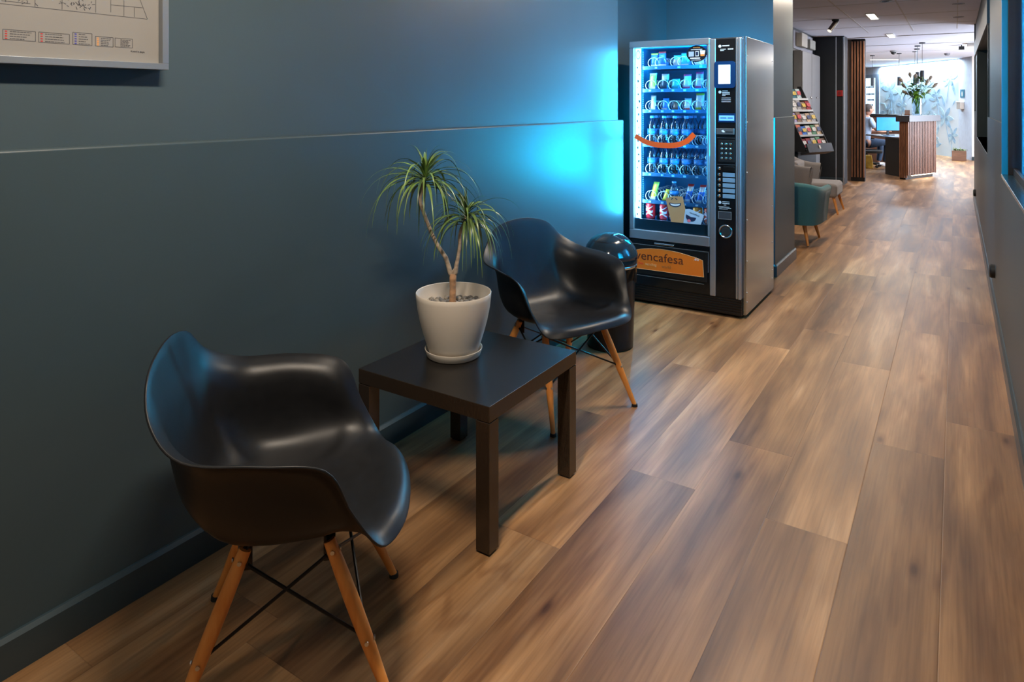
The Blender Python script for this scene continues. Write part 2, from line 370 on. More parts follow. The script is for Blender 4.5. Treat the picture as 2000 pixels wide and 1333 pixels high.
# flowers and leaves printed on the mural (flat print)
def petal(c, ang, l, w, t=.004):
    pts = []
    n = 8
    for i in range(n+1):
        s = i/n; pts.append((s*l, w*math.sin(PI*s)**.8))
    for i in range(n-1, 0, -1):
        s = i/n; pts.append((s*l, -w*.8*math.sin(PI*s)**.8))
    ca, sa = math.cos(ang), math.sin(ang)
    return [on_mural(c[0]+x*ca-y*sa, c[1]+x*sa+y*ca, t) for x, y in pts]
rng = random.Random(3)
fb = [B(), B()]
for (t, z, s) in ((.35, 2.0, .30), (.55, 1.0, .34), (.9, 1.55, .22), (1.5, 2.05, .26), (3.1, 1.75, .42), (3.35, 1.1, .34), (2.5, 1.3, .3), (.25, .55, .24), (1.1, .5, .3), (3.7, 2.0, .22), (2.3, 2.0, .2)):
    for k in range(6):
        fb[k % 2].prism(petal((t, z), k*PI/3+rng.uniform(-.25, .25), s*rng.uniform(.75, 1.2), s*.2), NM*.003)
    fb[0].prism(petal((t, z), -PI/2+rng.uniform(-.3, .3), s*2.2, .012), NM*.003)
for i in range(26):
    fb[i % 2].prism(petal((rng.uniform(.1, 3.8), rng.uniform(.3, 2.1)), rng.uniform(0, 2*PI), rng.uniform(.15, .4), rng.uniform(.015, .05)), NM*.003)
for k, c in enumerate(((.36, .58, .80), (.47, .68, .87))):
    o = obj('mural_print', fb[k], mat('mural_blue_%d' % k, c, .7, var=.3, scale=9), wm)
b = B().prism([on_mural(3.68, 0), on_mural(9, 0), on_mural(9, .9), on_mural(3.68, .9)], NM*.15)
b.prism([on_mural(3.68, 2.25), on_mural(9, 2.25), on_mural(9, 2.6), on_mural(3.68, 2.6)], NM*.15).prism([on_mural(6.0, .9), on_mural(9, .9), on_mural(9, 2.25), on_mural(6.0, 2.25)], NM*.15)
M_lobw = mat('pale_blue_wall', (.55, .62, .72), .7, var=.02)
struct('wall_reception_back', b, M_lobw)
win = thing('window_3', None, None, on_mural(5, 1.0)); win['kind'] = 'structure'
b = B()
for t0, t1, z0, z1 in ((3.68, 3.90, .9, 2.25), (5.8, 6.0, .9, 2.25), (3.9, 5.8, .9, 1.0), (3.9, 5.8, 2.15, 2.25), (4.95, 5.0, 1.0, 2.15)):
    b.prism([on_mural(t0, z0, .02), on_mural(t1, z0, .02), on_mural(t1, z1, .02), on_mural(t0, z1, .02)], NM*.10)
obj('window_frame', b, mat('blue_grey_frame', (.30, .40, .55), .5), win)
obj('pane', B().prism([on_mural(3.88, .98, -.04), on_mural(5.82, .98, -.04), on_mural(5.82, 2.17, -.04), on_mural(3.88, 2.17, -.04)], NM*.006), clear('reception_glass', (.95, .98, 1), .05), win)
bl = B()
for z, t0, t1 in ((1.84, 4.02, 4.45), (1.62, 4.00, 4.42), (1.44, 4.02, 4.40), (1.28, 4.08, 4.2)):
    t = t0
    while t < t1:
        w = .06; bl.prism([on_mural(t, z, .0), on_mural(t+w, z, .0), on_mural(t+w, z+.05, .0), on_mural(t, z+.05, .0)], NM*.002); t += w+.02
obj('lettering', bl, mat('sign_ink', (.02, .04, .06), .6), win)
PE = Vector((2.20, 19.55, 0))
dE = (PE-A0)
struct('wall_restroom', B().prism([A0, PE, PE+Vector((0, 0, 2.6)), A0+Vector((0, 0, 2.6))], (.05, .25, 0)), mat('restroom_wall', (.52, .58, .68), .7))
struct('wall_side_hall', B().box(2.20, 4.9, 19.55, 19.7, 0, 2.6), mat('warm_white_wall', (.78, .72, .64), .7))
skirt('baseboard_side_hall', [(2.2, 19.55), (4.9, 19.55)], h=.09, t=.02)
# ceiling with panel joints
struct('ceiling', B().box(-3.2, 5, -2.75, 29.1, H, 2.6), M_ceil)
def strips(name, segs, m, z=H-.004):
    b = B()
    for x0, x1, y0, y1 in segs: b.box(x0, x1, y0, y1, z, H+.001)
    return struct(name, b, m)
strips('trim_4', [(1.33, 1.345, 7.3, 12.2), (.72, .735, 7.3, 12.2), (1.9, 1.91, 7.3, 12.2)]+[(-.12, 2.1, y, y+.012) for y in (8.6, 9.9, 11.2)], mat('ceiling_joint', (.62, .62, .64), .6), H-.003)
strips('trim_5', [(-3, 4.9, 12.95, 13.0), (-3, 4.9, 14.9, 14.93), (-3, 4.9, 16.9, 16.93)], mat('ceiling_joint', (.5, .5, .5), .6), H-.01)

# ------------------------------------------------------------------ moulded armchairs
def shell_mesh():
    C = (0, 0, .384)
    K = [[(.08, 0, .386), (.16, 0, .398), (.222, 0, .414), (.256, 0, .415), (.274, 0, .394)],
         [(.08, .05, .387), (.155, .105, .400), (.208, .146, .413), (.240, .145, .411), (.257, .152, .388)],
         [(.065, .09, .388), (.130, .165, .404), (.176, .206, .412), (.192, .233, .408), (.205, .248, .395)],
         [(.04, .11, .388), (.100, .190, .410), (.118, .238, .436), (.134, .264, .475), (.145, .286, .495)],
         [(.01, .12, .388), (.062, .206, .408), (.072, .256, .456), (.074, .264, .555), (.092, .310, .602)],
         [(-.04, .12, .388), (-.030, .215, .408), (-.026, .256, .470), (-.034, .268, .590), (-.040, .318, .627)],
         [(-.085, .11, .388), (-.115, .200, .412), (-.144, .230, .475), (-.160, .246, .595), (-.188, .294, .638)],
         [(-.105, .08, .388), (-.168, .145, .420), (-.215, .178, .500), (-.238, .190, .628), (-.268, .228, .690)],
         [(-.12, .04, .390), (-.190, .078, .428), (-.236, .108, .530), (-.270, .132, .67), (-.296, .150, .764)],
         [(-.125, 0, .391), (-.195, 0, .432), (-.242, 0, .545), (-.277, 0, .69), (-.302, 0, .793)]]
    K = [[C]+k for k in K]
    full = K + [[(x, -y, z) for x, y, z in k] for k in K[-2:0:-1]]
    n = len(full)
    def cr(p0, p1, p2, p3, t):
        return tuple(.5*((2*b)+(-a+c)*t+(2*a-5*b+4*c-d)*t*t+(-a+3*b-3*c+d)*t**3) for a, b, c, d in zip(p0, p1, p2, p3))
    SU, SV = 6, 4
    cols = []
    for i in range(n):
        for s in range(SU):
            t = s/SU
            cols.append([cr(full[i-1][j], full[i][j], full[(i+1) % n][j], full[(i+2) % n][j], t) for j in range(6)])
    G = []
    for c in cols:
        row = []
        for j in range(5):
            p0 = c[j-1] if j else tuple(2*a-b for a, b in zip(c[0], c[1])); p3 = c[j+2] if j < 4 else tuple(2*a-b for a, b in zip(c[5], c[4]))
            for s in range(SV): row.append(cr(p0, c[j], c[j+1], p3, s/SV))
        row.append(c[5]); G.append(row)
    b = B().grid(G, closed=True); bmesh.ops.remove_doubles(b.b, verts=b.b.verts, dist=1e-5); return b
def make_shell_chair():
    r = thing('shell_armchair', 'black moulded plastic armchair nearest the camera, orange-brown wooden legs, left of the side table', 'chair', group='black shell armchairs along the left wall')
    s = obj('shell', shell_mesh(), M_blackpl, r, smooth=True)
    md = s.modifiers.new('thick', 'SOLIDIFY'); md.thickness = .0055; md.offset = -1
    md = s.modifiers.new('edge', 'BEVEL'); md.width = .0016; md.segments = 2; md.limit_method = 'ANGLE'; md.angle_limit = math.radians(50)
    tops, feet = {}, {}
    for sx in (1, -1):
        for sy in (1, -1):
            T = Vector((sx*.090, sy*.160, .372)); Fp = Vector((sx*.240, sy*.235, .006)); tops[sx, sy] = T; feet[sx, sy] = Fp
            n = 12; path = [T.lerp(Fp, i/n) for i in range(n+1)]
            rr = [.0135+.0035*math.sin(PI*min(1, i/n*1.25))-.0035*(i/n)**2 for i in range(n+1)]
            lg = obj('leg', B().tube(path, rr, 16), M_beech, r, smooth=True, auto=50)
            obj('foot_cap', B().tube([Fp+Vector((0, 0, -.006)), Fp+Vector((0, 0, .006))], [.0135, .0125], 14), M_rubber, lg)
            out = Vector((sx, sy*.5, 0)).normalized()
            for h in (.055, .56):
                c = T.lerp(Fp, h); c2 = c+Vector((0, sy*.0155, .002))
                obj('bolt', B().tube([c2, c2+Vector((0, sy*.003, 0))], .0048, 10), M_steel, lg)
                c2 = c+Vector((sx*.0155, 0, .002))
                obj('bolt', B().tube([c2, c2+Vector((sx*.003, 0, 0))], .0048, 10), M_steel, lg)
    fr = B()
    for a, c in (((1, 1), (1, -1)), ((1, 1), (-1, 1)), ((-1, -1), (1, -1)), ((-1, -1), (-1, 1))):
        for p, q in ((a, c), (c, a)):
            P1 = tops[p].lerp(feet[p], .06); P2 = tops[q].lerp(feet[q], .55)
            d = (P2-P1).normalized(); fr.tube([P1+d*.018, P1+d*.03, P2-d*.03, P2-d*.012], [.0055, .004, .0036, .005], 8)
    for p in tops:
        T = tops[p]; fr.box(T.x-.013, T.x+.013, T.y-.014*p[1]-.002, T.y-.014*p[1]+.002, T.z-.055, T.z+.008)
        fr.tube([(T.x, T.y, T.z), (T.x*.8, T.y*.75, .388)], .006, 8)
    fr.tube([(.085, .155, .378), (.085, -.155, .378)], .006).tube([(-.085, .155, .378), (-.085, -.155, .378)], .006)
    fr.tube([(.085, .12, .376), (-.085, -.12, .376)], .006).tube([(.085, -.12, .376), (-.085, .12, .376)], .006)
    obj('wire_frame', fr, M_blackwire, r, smooth=True, auto=40)
    return r
ch1 = make_shell_chair()
ch2 = copy_tree(ch1)
ch1.location = (.530, 1.120, 0); ch1.rotation_euler.z = math.atan2(.69, .72)
ch2.location = (.376, 2.730, 0); ch2.rotation_euler.z = math.atan2(-.36, .93)
ch2['label'] = 'black moulded plastic armchair beyond the side table, in front of the waste bin'

# ------------------------------------------------------------------ side table
X0, X1, Y0, Y1 = .178, .724, 1.671, 2.226
t = thing('side_table', 'low square black-brown side table carrying the potted plant', 'table', ((X0+X1)/2, (Y0+Y1)/2, 0))
tt = obj('tabletop', B().box(X0, X1, Y0, Y1, .401, .450), [M_tabtop, M_tabside], t, bevel=.0016)
for p_ in tt.data.polygons: p_.material_index = 0 if abs(p_.normal.z) > .5 else 1
for a in (X0, X1-.05):
    for c in (Y0, Y1-.05): obj('leg', B().box(a, a+.05, c, c+.05, .006, .399), M_tabside, t, bevel=.0014); 
for a in (X0, X1-.05):
    for c in (Y0, Y1-.05): obj('foot_pad', B().box(a+.006, a+.044, c+.006, c+.044, 0, .008), M_rubber, t)

# ------------------------------------------------------------------ potted plant
PC = Vector((.372, 1.950, .450)); RV = Vector((.838, .5457, 0)); FV = Vector((-.5457, .838, 0))
def pp(x, y, d=0.0):            # a point of the plant: x to the right and y up from the pot's foot, d away
    return PC+RV*x+FV*d+Vector((0, 0, y))
pot = thing('potted_plant', 'two-stemmed dragon tree in a tall cream pot with saucer on the side table', 'plant', PC)
prof = [(.0, .006), (.080, .006), (.086, .012), (.096, .040), (.110, .085), (.122, .130), (.131, .175), (.135, .210), (.136, .226), (.1345, .2285), (.1325, .227), (.131, .210), (.127, .185), (.124, .172), (0, .172)]
obj('pot', B().lathe(PC, prof, 72), M_pot, pot, smooth=True, auto=45)
obj('saucer', B().lathe(PC, [(0, 0), (.090, 0), (.096, .004), (.1035, .027), (.1035, .029), (.1015, .029), (.094, .006), (0, .005)], 72), M_pot, pot, smooth=True, auto=45)
rng = random.Random(11); gb = [B(), B()]
for i in range(190):
    a = rng.uniform(0, 2*PI); r = .112*math.sqrt(rng.random()); s = rng.uniform(.008, .0145)
    gb[i % 2].ball(PC+Vector((r*math.cos(a), r*math.sin(a), .174+rng.uniform(0, .008))), s, (1, rng.uniform(.7, 1), .7), 1, Matrix.Rotation(rng.uniform(0, PI), 4, 'Z'))
for g, c in zip(gb, ((.16, .155, .15), (.30, .27, .23))):
    o = obj('gravel', g, mat('pebble_%d' % (c[0]*100), c, .7, var=.4, scale=60), pot, smooth=True); o['kind'] = 'stuff'
obj('trunk', B().tube([pp(-.004, .165), pp(-.004, .20), pp(-.003, .24), pp(-.003, .272), pp(-.002, .292)], [.0125, .0125, .0115, .0125, .012], 14), M_bark, pot, smooth=True)
st1 = [pp(-.004, .280), pp(-.013, .298), pp(-.018, .318), pp(-.028, .350), pp(-.058, .395), pp(-.080, .440), pp(-.100, .490), pp(-.116, .535), pp(-.122, .565), pp(-.116, .592), pp(-.109, .618), pp(-.104, .640)]
st2 = [pp(-.002, .282), pp(.008, .298), pp(.010, .325), pp(.016, .352), pp(.021, .39), pp(.022, .43), pp(.027, .455), pp(.038, .475), pp(.044, .50)]
obj('stem', B().tube(st1, [.008, .0085, .0085, .008, .0072, .0068, .0066, .0066, .0066, .0066, .007, .006], 12), M_barkg, pot, smooth=True)
obj('stem', B().tube(st2, [.008, .0082, .0075, .0065, .006, .006, .006, .006, .006], 12), M_barkg, pot, smooth=True)
obj('stem_stub', B().tube([pp(-.002, .288), pp(-.002, .304), pp(.003, .312)], [.005, .0035, .002], 8), M_barkg, pot, smooth=True)
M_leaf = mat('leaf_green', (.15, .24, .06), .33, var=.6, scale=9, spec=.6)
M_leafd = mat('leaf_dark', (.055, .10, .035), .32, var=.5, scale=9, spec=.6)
def leaf(b, p0, d0, L_, w, droop, twist=0):
    n = 16; p = Vector(p0); d = Vector(d0).normalized(); pts = []
    for i in range(n+1):
        pts.append((p.copy(), d.copy())); s = i/n
        d = (d+Vector((0, 0, -1))*droop*(.35+1.5*s)/n*2).normalized(); p = p+d*(L_/n)
    vs = []
    for i, (p, d) in enumerate(pts):
        s = i/n; ww = w*(.55+.75*math.sin(PI*min(1, s*1.5+.05)))*(1-s**3)+.0004
        sd = d.cross(Vector((0, 0, 1)))
        if sd.length < .05: sd = Vector((1, 0, 0))
        sd.normalize(); nn = sd.cross(d); a = twist*s; sd = sd*math.cos(a)+nn*math.sin(a); nn = sd.cross(d)
        vs += [p-sd*ww+nn*ww*.35, p, p+sd*ww+nn*ww*.35]
    fs = []
    for i in range(n):
        a = i*3; fs += [(a, a+1, a+4, a+3), (a+1, a+2, a+5, a+4)]
    b.add(vs, fs)
def crown(c, axis, n, lmin, lmax, seed, mt, up=0.0):
    rg = random.Random(seed); b = B()
    ax = Vector(axis).normalized(); e1 = ax.orthogonal().normalized(); e2 = ax.cross(e1)
    for i in range(n):
        a = i*2.39996+rg.uniform(-.3, .3); el = (1-(i/n)**1.6)*1.55+rg.uniform(-.2, .2)      # the last ones stand upright
        d = (e1*math.cos(a)+e2*math.sin(a))*math.sin(el+.12)+ax*math.cos(el*.9)
        L_ = rg.uniform(lmin, lmax)*(.30+.70*math.sin(max(0, min(1.5, el+.15))))
        p = c+ax*(-.03+.045*i/n)
        tip = p+d*L_*.8
        if tip.x < .03: L_ *= .6
        leaf(b, p, d, L_, rg.uniform(.0032, .0048), rg.uniform(1.3, 2.5)*(.35+.65*min(1, el)), rg.uniform(-.8, .8))
    return obj('leaf_crown', b, mt, pot, smooth=True)
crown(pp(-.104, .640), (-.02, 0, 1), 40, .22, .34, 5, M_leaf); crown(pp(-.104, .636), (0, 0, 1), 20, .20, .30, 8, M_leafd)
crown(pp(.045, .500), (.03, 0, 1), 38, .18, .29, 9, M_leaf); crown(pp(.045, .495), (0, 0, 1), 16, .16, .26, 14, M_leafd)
# the long hanging leaves in front and at the sides
lb = B()
for (x, y, dx, dy, dd, L_, dr) in ((-.108, .63, -.5, .25, -.3, .30, 1.7), (-.108, .63, -.75, .15, -.2, .33, 1.6), (-.108, .63, -.9, .45, .0, .30, 1.2), (-.108, .63, -1, .75, -.05, .24, .9), (-.104, .64, .6, .35, -.3, .27, 1.5), (-.10, .63, .5, .15, -.35, .26, 1.6), (-.1, .64, 1, .6, .05, .26, 1.2), (-.1, .64, .9, .35, -.1, .27, 1.2), (-.10, .66, .03, 1, 0, .085, .1),
                                 (.045, .5, .10, .1, -.5, .24, 1.9), (.045, .5, .35, .15, -.4, .26, 1.9), (.045, .5, .9, .35, -.2, .24, 1.5), (.05, .5, 1, .6, -.05, .22, 1.3), (.05, .51, 1, .95, .05, .22, .9), (.04, .5, -.5, .1, -.4, .22, 1.7), (.04, .5, -.95, .25, -.2, .22, 1.2), (.045, .52, .03, 1, 0, .09, .1), (.045, .515, -.1, 1, 0, .075, .1), (.045, .5, .15, .05, -.4, .26, 2.0)):
    leaf(lb, pp(x, y), RV*dx+FV*dd+Vector((0, 0, dy)), L_, .0044, dr, .3)
obj('leaf_crown', lb, M_leaf, pot, smooth=True)

# ------------------------------------------------------------------ framed evacuation plan
fx = .030
f = thing('framed_plan', 'silver-framed evacuation floor plan hanging high on the left wall', 'picture', (0, .65, 1.75))
fy0, fy1, fz0, fz1, w = .18, 1.086, 1.452, 2.10, .018
fb_ = B()
M_fr = mat('frame_silver', (.33, .36, .39), .35, metal=.6)
def fr_piece(b, y0, y1, z0, z1): b.box(-.016+.001, fx, y0, y1, z0, z1)
fr_piece(fb_, fy0, fy1, fz0, fz0+w); fr_piece(fb_, fy0, fy1, fz1-w, fz1); fr_piece(fb_, fy0, fy0+w, fz0+w, fz1-w); fr_piece(fb_, fy1-w, fy1, fz0+w, fz1-w)
obj('frame', fb_, M_fr, f, bevel=.0012)
pa = obj('plan_sheet', B().box(.0, .010, fy0+w, fy1-w, fz0+w, fz1-w), mat('plan_paper', (.26, .25, .235), .5, var=.02), f)
ink = mat('plan_ink', (.06, .06, .07), .6); px = .0104
def ln(b, y0, z0, y1, z1, t=.0012):
    d = Vector((0, y1-y0, z1-z0)); L_ = d.length; d.normalize(); n = Vector((0, -d.z, d.y))*t/2; P = Vector((px, y0, z0))
    b.prism([P-n, P+d*L_-n, P+d*L_+n, P+n], (-.0005, 0, 0))
li = B()
ln(li, .22, 1.594, 1.036, 1.592); ln(li, 1.036, 1.592, .985, 1.72); ln(li, .938, 1.620, 1.022, 1.622); ln(li, .938, 1.60, .938, 1.72); ln(li, .972, 1.594, .972, 1.66)
ln(li, .92, 1.646, 1.012, 1.648); ln(li, 1.0, 1.594, 1.0, 1.62); ln(li, .90, 1.595, .90, 1.645); ln(li, .86, 1.608, .86, 1.70); ln(li, .82, 1.594, .82, 1.64); ln(li, .76, 1.594, .76, 1.66); ln(li, .72, 1.61, .72, 1.7); ln(li, .69, 1.60, .75, 1.60); ln(li, .40, 1.594, .40, 1.8); ln(li, .55, 1.594, .55, 1.75); ln(li, .22, 1.594, .22, 1.9); ln(li, .22, 1.9, .94, 1.9); ln(li, .94, 1.9, .985, 1.72)
rg = random.Random(4)
for i in range(46):
    y = rg.choice([.705, .745, .83, .845, .873, .885]); y += rg.uniform(-.018, .018); z = 1.602+rg.uniform(0, .02); ln(li, y, z, y+rg.uniform(-.008, .008), z+rg.uniform(-.008, .008), .0016)
obj('plan_drawing', li, ink, pa)
cols = {'red': (.45, .03, .03), 'blue': (.05, .05, .35), 'orange': (.65, .30, .10)}
for (a, c, z0, z1, k, n) in ((.693, .761, 1.509, 1.533, 'red', 4), (.768, .837, 1.508, 1.533, 'red', 4), (.845, .891, 1.508, 1.539, 'blue', 5), (.899, .944, 1.508, 1.533, 'orange', 5), (.949, .995, 1.509, 1.533, None, 6)):
    q = B(); ln(q, a, z0, c, z0); ln(q, c, z0, c, z1); ln(q, c, z1, a, z1); ln(q, a, z1, a, z0)
    cc = B()
    for i in range(n):
        z = z1-.004-(z1-z0-.007)*i/(n-1); lx = a+.014; end = a+.014+(c-a-.018)*rg.uniform(.55, 1)
        while lx < end: wd = rg.uniform(.003, .008); ln(q, lx, z, min(lx+wd, end), z, .0017); lx += wd+.0012
        if k: cc.box(px-.0006, px, a+.004, a+.009, z-.0014, z+.0014)
    obj('legend', q, ink, pa)
    if k: obj('legend_colour', cc, mat('ink_'+k, cols[k], .6), pa)
def text(name, s, size, M, m, parent, ext=.0004, al='LEFT', sx=1):
    cu = bpy.data.curves.new(name, 'FONT'); cu.body = s; cu.size = size; cu.extrude = ext; cu.align_x = al; cu.resolution_u = 3
    o = bpy.data.objects.new(name, cu); COL.objects.link(o)
    me = bpy.data.meshes.new_from_object(o.evaluated_get(bpy.context.evaluated_depsgraph_get())); bpy.data.objects.remove(o); bpy.data.curves.remove(cu)
    me.transform(parent_world(parent).inverted() @ M @ Matrix.Diagonal((sx, 1, 1, 1))); me.materials.clear(); me.materials.append(m)
    o = bpy.data.objects.new(name, me); COL.objects.link(o); o.parent = parent; return o
def MX(x, y, z): return Matrix.Translation((x, y, z)) @ Matrix(((0, 0, 1, 0), (1, 0, 0, 0), (0, 1, 0, 0), (0, 0, 0, 1)))     # text on a wall facing +x
def MY(x, y, z): return Matrix.Translation((x, y, z)) @ Matrix(((1, 0, 0, 0), (0, 0, -1, 0), (0, 1, 0, 0), (0, 0, 0, 1)))    # text facing -y
text('lettering', 'PLANTA BAJA', .0062, MX(px, .990, 1.4975), ink, pa)

# ------------------------------------------------------------------ waste bin
bc = Vector((.262, 3.515, 0))
bn = thing('waste_bin', 'round black swing-top waste bin between the second armchair and the vending machine', 'bin', bc)
obj('body', B().lathe(bc, [(0, 0), (.120, 0), (.128, .006), (.143, .47), (.143, .475), (.139, .475), (.124, .02), (0, .02)], 56), mat('bin_metal', (.012, .011, .010), .28, metal=.3), bn, smooth=True, auto=40)
lid = obj('lid', B().lathe(bc, [(.150, .468), (.152, .480), (.150, .492), (.146, .520), (.132, .560), (.108, .594), (.075, .616), (.035, .627), (0, .630)], 56), mat('bin_lid', (.012, .012, .013), .2), bn, smooth=True, auto=60)
# the half-dome flap, a shade higher than the lid
fl_ = B(); G = []
for i in range(17):
    a = math.radians(-78+i*156/16); row = []
    for j in range(11):
        e = math.radians(8+j*74/10); R = .158
        row.append(bc+Vector((R*math.cos(e)*math.cos(a-.75), R*math.cos(e)*math.sin(a-.75), .478+R*math.sin(e))))
    G.append(row)
fp = obj('flap', fl_.grid(G), mat('bin_flap', (.016, .022, .026), .10), bn, smooth=True); fp.modifiers.new('t', 'SOLIDIFY').thickness = .004
obj('ring', B().lathe(bc, [(.146, .452), (.150, .452), (.151, .468), (.146, .468)], 56), M_chrome, bn, smooth=True)
G = []
for i in range(60):
    a = 2*PI*i/60; row = []
    for j in range(6): row.append(bc+Vector(((.1455+.003*math.sin(a*13+j)+.002*math.sin(a*29))*math.cos(a), (.1455+.003*math.sin(a*13+j)+.002*math.sin(a*29))*math.sin(a), .458-.016*j*(1+.15*math.sin(a*7)))))
    G.append(row)
obj('bin_liner', B().grid(G, closed=True), clear('clear_bag', (.55, .5, .5), .12, .15), bn, smooth=True)

# ------------------------------------------------------------------ vending machine
FY = 4.37
vm = thing('vending_machine', 'tall steel snack and drinks vending machine with a blue-lit glass front', 'vending machine', (.39, 4.77, 0))
M_vside = mat('steel_side', (.43, .47, .50), .21, metal=1, var=.04, scale=2, stretch=(1, 1, 6), rvar=.04)
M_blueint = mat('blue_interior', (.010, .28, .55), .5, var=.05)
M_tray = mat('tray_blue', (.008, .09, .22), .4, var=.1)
b = B().box(.766, .785, FY+.03, 5.17, .022, 1.780).box(.014, .766, FY+.03, 5.17, 1.765, 1.780)
obj('cabinet', b, M_vside, vm, bevel=.002)
obj('cabinet_back', B().box(.012, .03, FY+.01, 5.17, .02, 1.765).box(.03, .766, 5.15, 5.17, .02, 1.765).box(.60, .766, FY+.03, 5.15, .02, 1.765).box(.03, .60, FY+.03, 5.15, .02, .50), M_matblk, vm)
for z in (.10, .16, .36, .62, .92, 1.24, 1.66):
    for y in (FY+.055, 5.13): obj('screw', B().tube([(.785, y, z), (.7875, y, z)], .0045, 10), M_silver, vm)
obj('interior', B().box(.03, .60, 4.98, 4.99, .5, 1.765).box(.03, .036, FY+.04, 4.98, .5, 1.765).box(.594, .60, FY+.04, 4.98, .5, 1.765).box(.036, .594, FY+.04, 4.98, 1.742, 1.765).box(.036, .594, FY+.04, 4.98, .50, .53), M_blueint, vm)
# door frame
b = B()
def rect_frame(b, x0, x1, z0, z1, xi0, xi1, zi0, zi1, y0, y1):
    b.box(x0, x1, y0, y1, z0, zi0).box(x0, x1, y0, y1, zi1, z1).box(x0, xi0, y0, y1, zi0, zi1).box(xi1, x1, y0, y1, zi0, zi1)
rect_frame(b, .014, .566, .437, 1.780, .046, .553, .500, 1.736, FY-.012, FY+.025)
obj('door_frame', b, M_silver, vm, bevel=.005, seg=3)
obj('glass', B().box(.046, .553, FY+.004, FY+.009, .500, 1.736), clear('machine_glass', (.94, .98, 1), .07), vm)
obj('lower_band', B().box(.046, .553, FY+.011, FY+.03, .500, .571), mat('navy_band', (.006, .030, .055), .3), vm)
# lit strip with small printed pictures
ms = bpy.data.materials.new('led_panel'); ms.use_nodes = True; N = ms.node_tree.nodes; L = ms.node_tree.links
p = N['Principled BSDF']; p.inputs['Base Color'].default_value = (.7, .9, .95, 1); p.inputs['Emission Color'].default_value = (.62, .93, 1, 1); p.inputs['Emission Strength'].default_value = 2.0
led = obj('led_strip', B().box(.050, .088, FY+.014, FY+.02, .575, 1.732), ms, vm)
M_ledp = mat('led_print', (.05, .07, .08), .6); rg = random.Random(21)
for i in range(24):
    mk = B()
    z = .60+i*.0455; c = Vector((.050+rg.uniform(.010, .028), FY+.0125, z)); n = rg.choice((5, 6, 7)); s = rg.uniform(.004, .009)
    if i == 23: mk.prism([(.069+.0165*math.cos(a*PI/8), FY+.0125, 1.69+.031*math.sin(a*PI/8)) for a in range(16)], (0, .001, 0)); obj('printed_mark', mk, M_ledp, led); continue
    mk.prism([c+Vector((s*rg.uniform(.5, 1.2)*math.cos(a*2*PI/n), 0, 1.5*s*rg.uniform(.5, 1.2)*math.sin(a*2*PI/n))) for a in range(n)], (0, .001, 0))
    obj('printed_mark', mk, M_ledp, led)
mk = B().prism([(.069+.0135*math.cos(a*PI/8), FY+.0118, 1.69+.026*math.sin(a*PI/8)) for a in range(16)], (0, .0006, 0))
obj('printed_mark', mk, mat('led_print_light', (.6, .85, .9), .6, emis=(.5, .9, 1), es=1.5), led)
dots = B()
for i in range(86): dots.box(.0955, .0985, FY+.03, FY+.032, .60+i*.013, .606+i*.013)
obj('led_dots', dots, mat('led_dot', (.3, .8, .9), .5, emis=(.2, .85, 1), es=2.2), vm)
area('machine_led_light', (.055, FY+.09, 1.14), 1.1, 4.5, (.55, .85, 1), rot=(0, math.radians(-90), 0), size_y=.03)
area('machine_top_fill', (.32, FY+.06, 1.735), .5, 1.2, (.5, .8, 1), size_y=.03)  # added unseen fill under the machine's roof, brightening the goods
strip_light('machine_right_led_light', (.570, FY+.036, 1.28), (-.6, -.8, .10), (0, 0, 1), .03, .85, 88, (.0, .55, 1))
strip_light('machine_left_led_light', (.0925, FY+.012, 1.16), (-.5, -.86, 0), (0, 0, 1), .006, 1.12, 13, (.02, .54, 1))
strip_light('machine_interior_fill', (.592, 4.72, 1.14), (-1, 0, 0), (0, 0, 1), .38, 1.15, 4.5, (.10, .50, 1))  # added lamp, hidden from view, lifting the dark bottle shelves
strip_light('machine_rear_light', (.40, 5.20, 1.3), (0, 1, .15), (0, 0, 1), .6, .8, 55, (.0, .52, 1))
obj('light_baffle', B().box(.532, .576, FY+.041, FY+.046, .56, 1.74), M_silver, vm)  # added plate that keeps the right lamp's light off the shelves
# trims and control column
b = B().box(.567, .604, FY-.010, FY+.03, .125, 1.770)
obj('trim_bar', b, M_silver, vm, bevel=.004)
b = B().box(.729, .743, FY-.006, FY+.03, .125, 1.772).box(.745, .764, FY-.014, FY+.03, .125, 1.772)
obj('trim_bar', b, M_silver, vm, bevel=.005, seg=3)
obj('control_panel', B().box(.604, .729, FY-.002, FY+.03, .125, 1.768), M_gloss, vm, bevel=.002)
def rrect(x0, x1, z0, z1, r, y):
    pts = []
    for cx, cz, a0 in ((x1-r, z1-r, 0), (x0+r, z1-r, 90), (x0+r, z0+r, 180), (x1-r, z0+r, 270)):
        for k in range(6): a = math.radians(a0+k*18); pts.append((cx+r*math.cos(a), y, cz+r*math.sin(a)))
    return pts
obj('screen_bezel', B().prism(rrect(.596, .727, 1.455, 1.625, .018, FY-.012), (0, .01, 0)), mat('navy_bezel', (.004, .03, .10), .2), vm)
o = obj('screen', B().prism(rrect(.623, .698, 1.481, 1.603, .002, FY-.014), (0, .002, 0)), mat('screen_white', (.5, .6, .8), .3, emis=(.62, .80, 1), es=1.15, var=.2, scale=20), vm); o['label'] = 'lit white touch screen'
obj('display_bezel', B().box(.618, .727, FY-.005, FY, 1.238, 1.295), mat('navy_bezel', (.004, .03, .10), .2), vm)
o = obj('display', B().box(.626, .720, FY-.0065, FY, 1.249, 1.281), mat('lcd_blue', (.1, .3, .7), .3, emis=(.12, .36, 1), es=1.0), vm); o['label'] = 'small blue lit display'
b = B().box(.634, .672, FY-.0072, FY-.006, 1.262, 1.268).box(.680, .712, FY-.0072, FY-.006, 1.262, 1.268)
obj('lettering', b, mat('lcd_text', (.02, .08, .3), .5), vm)
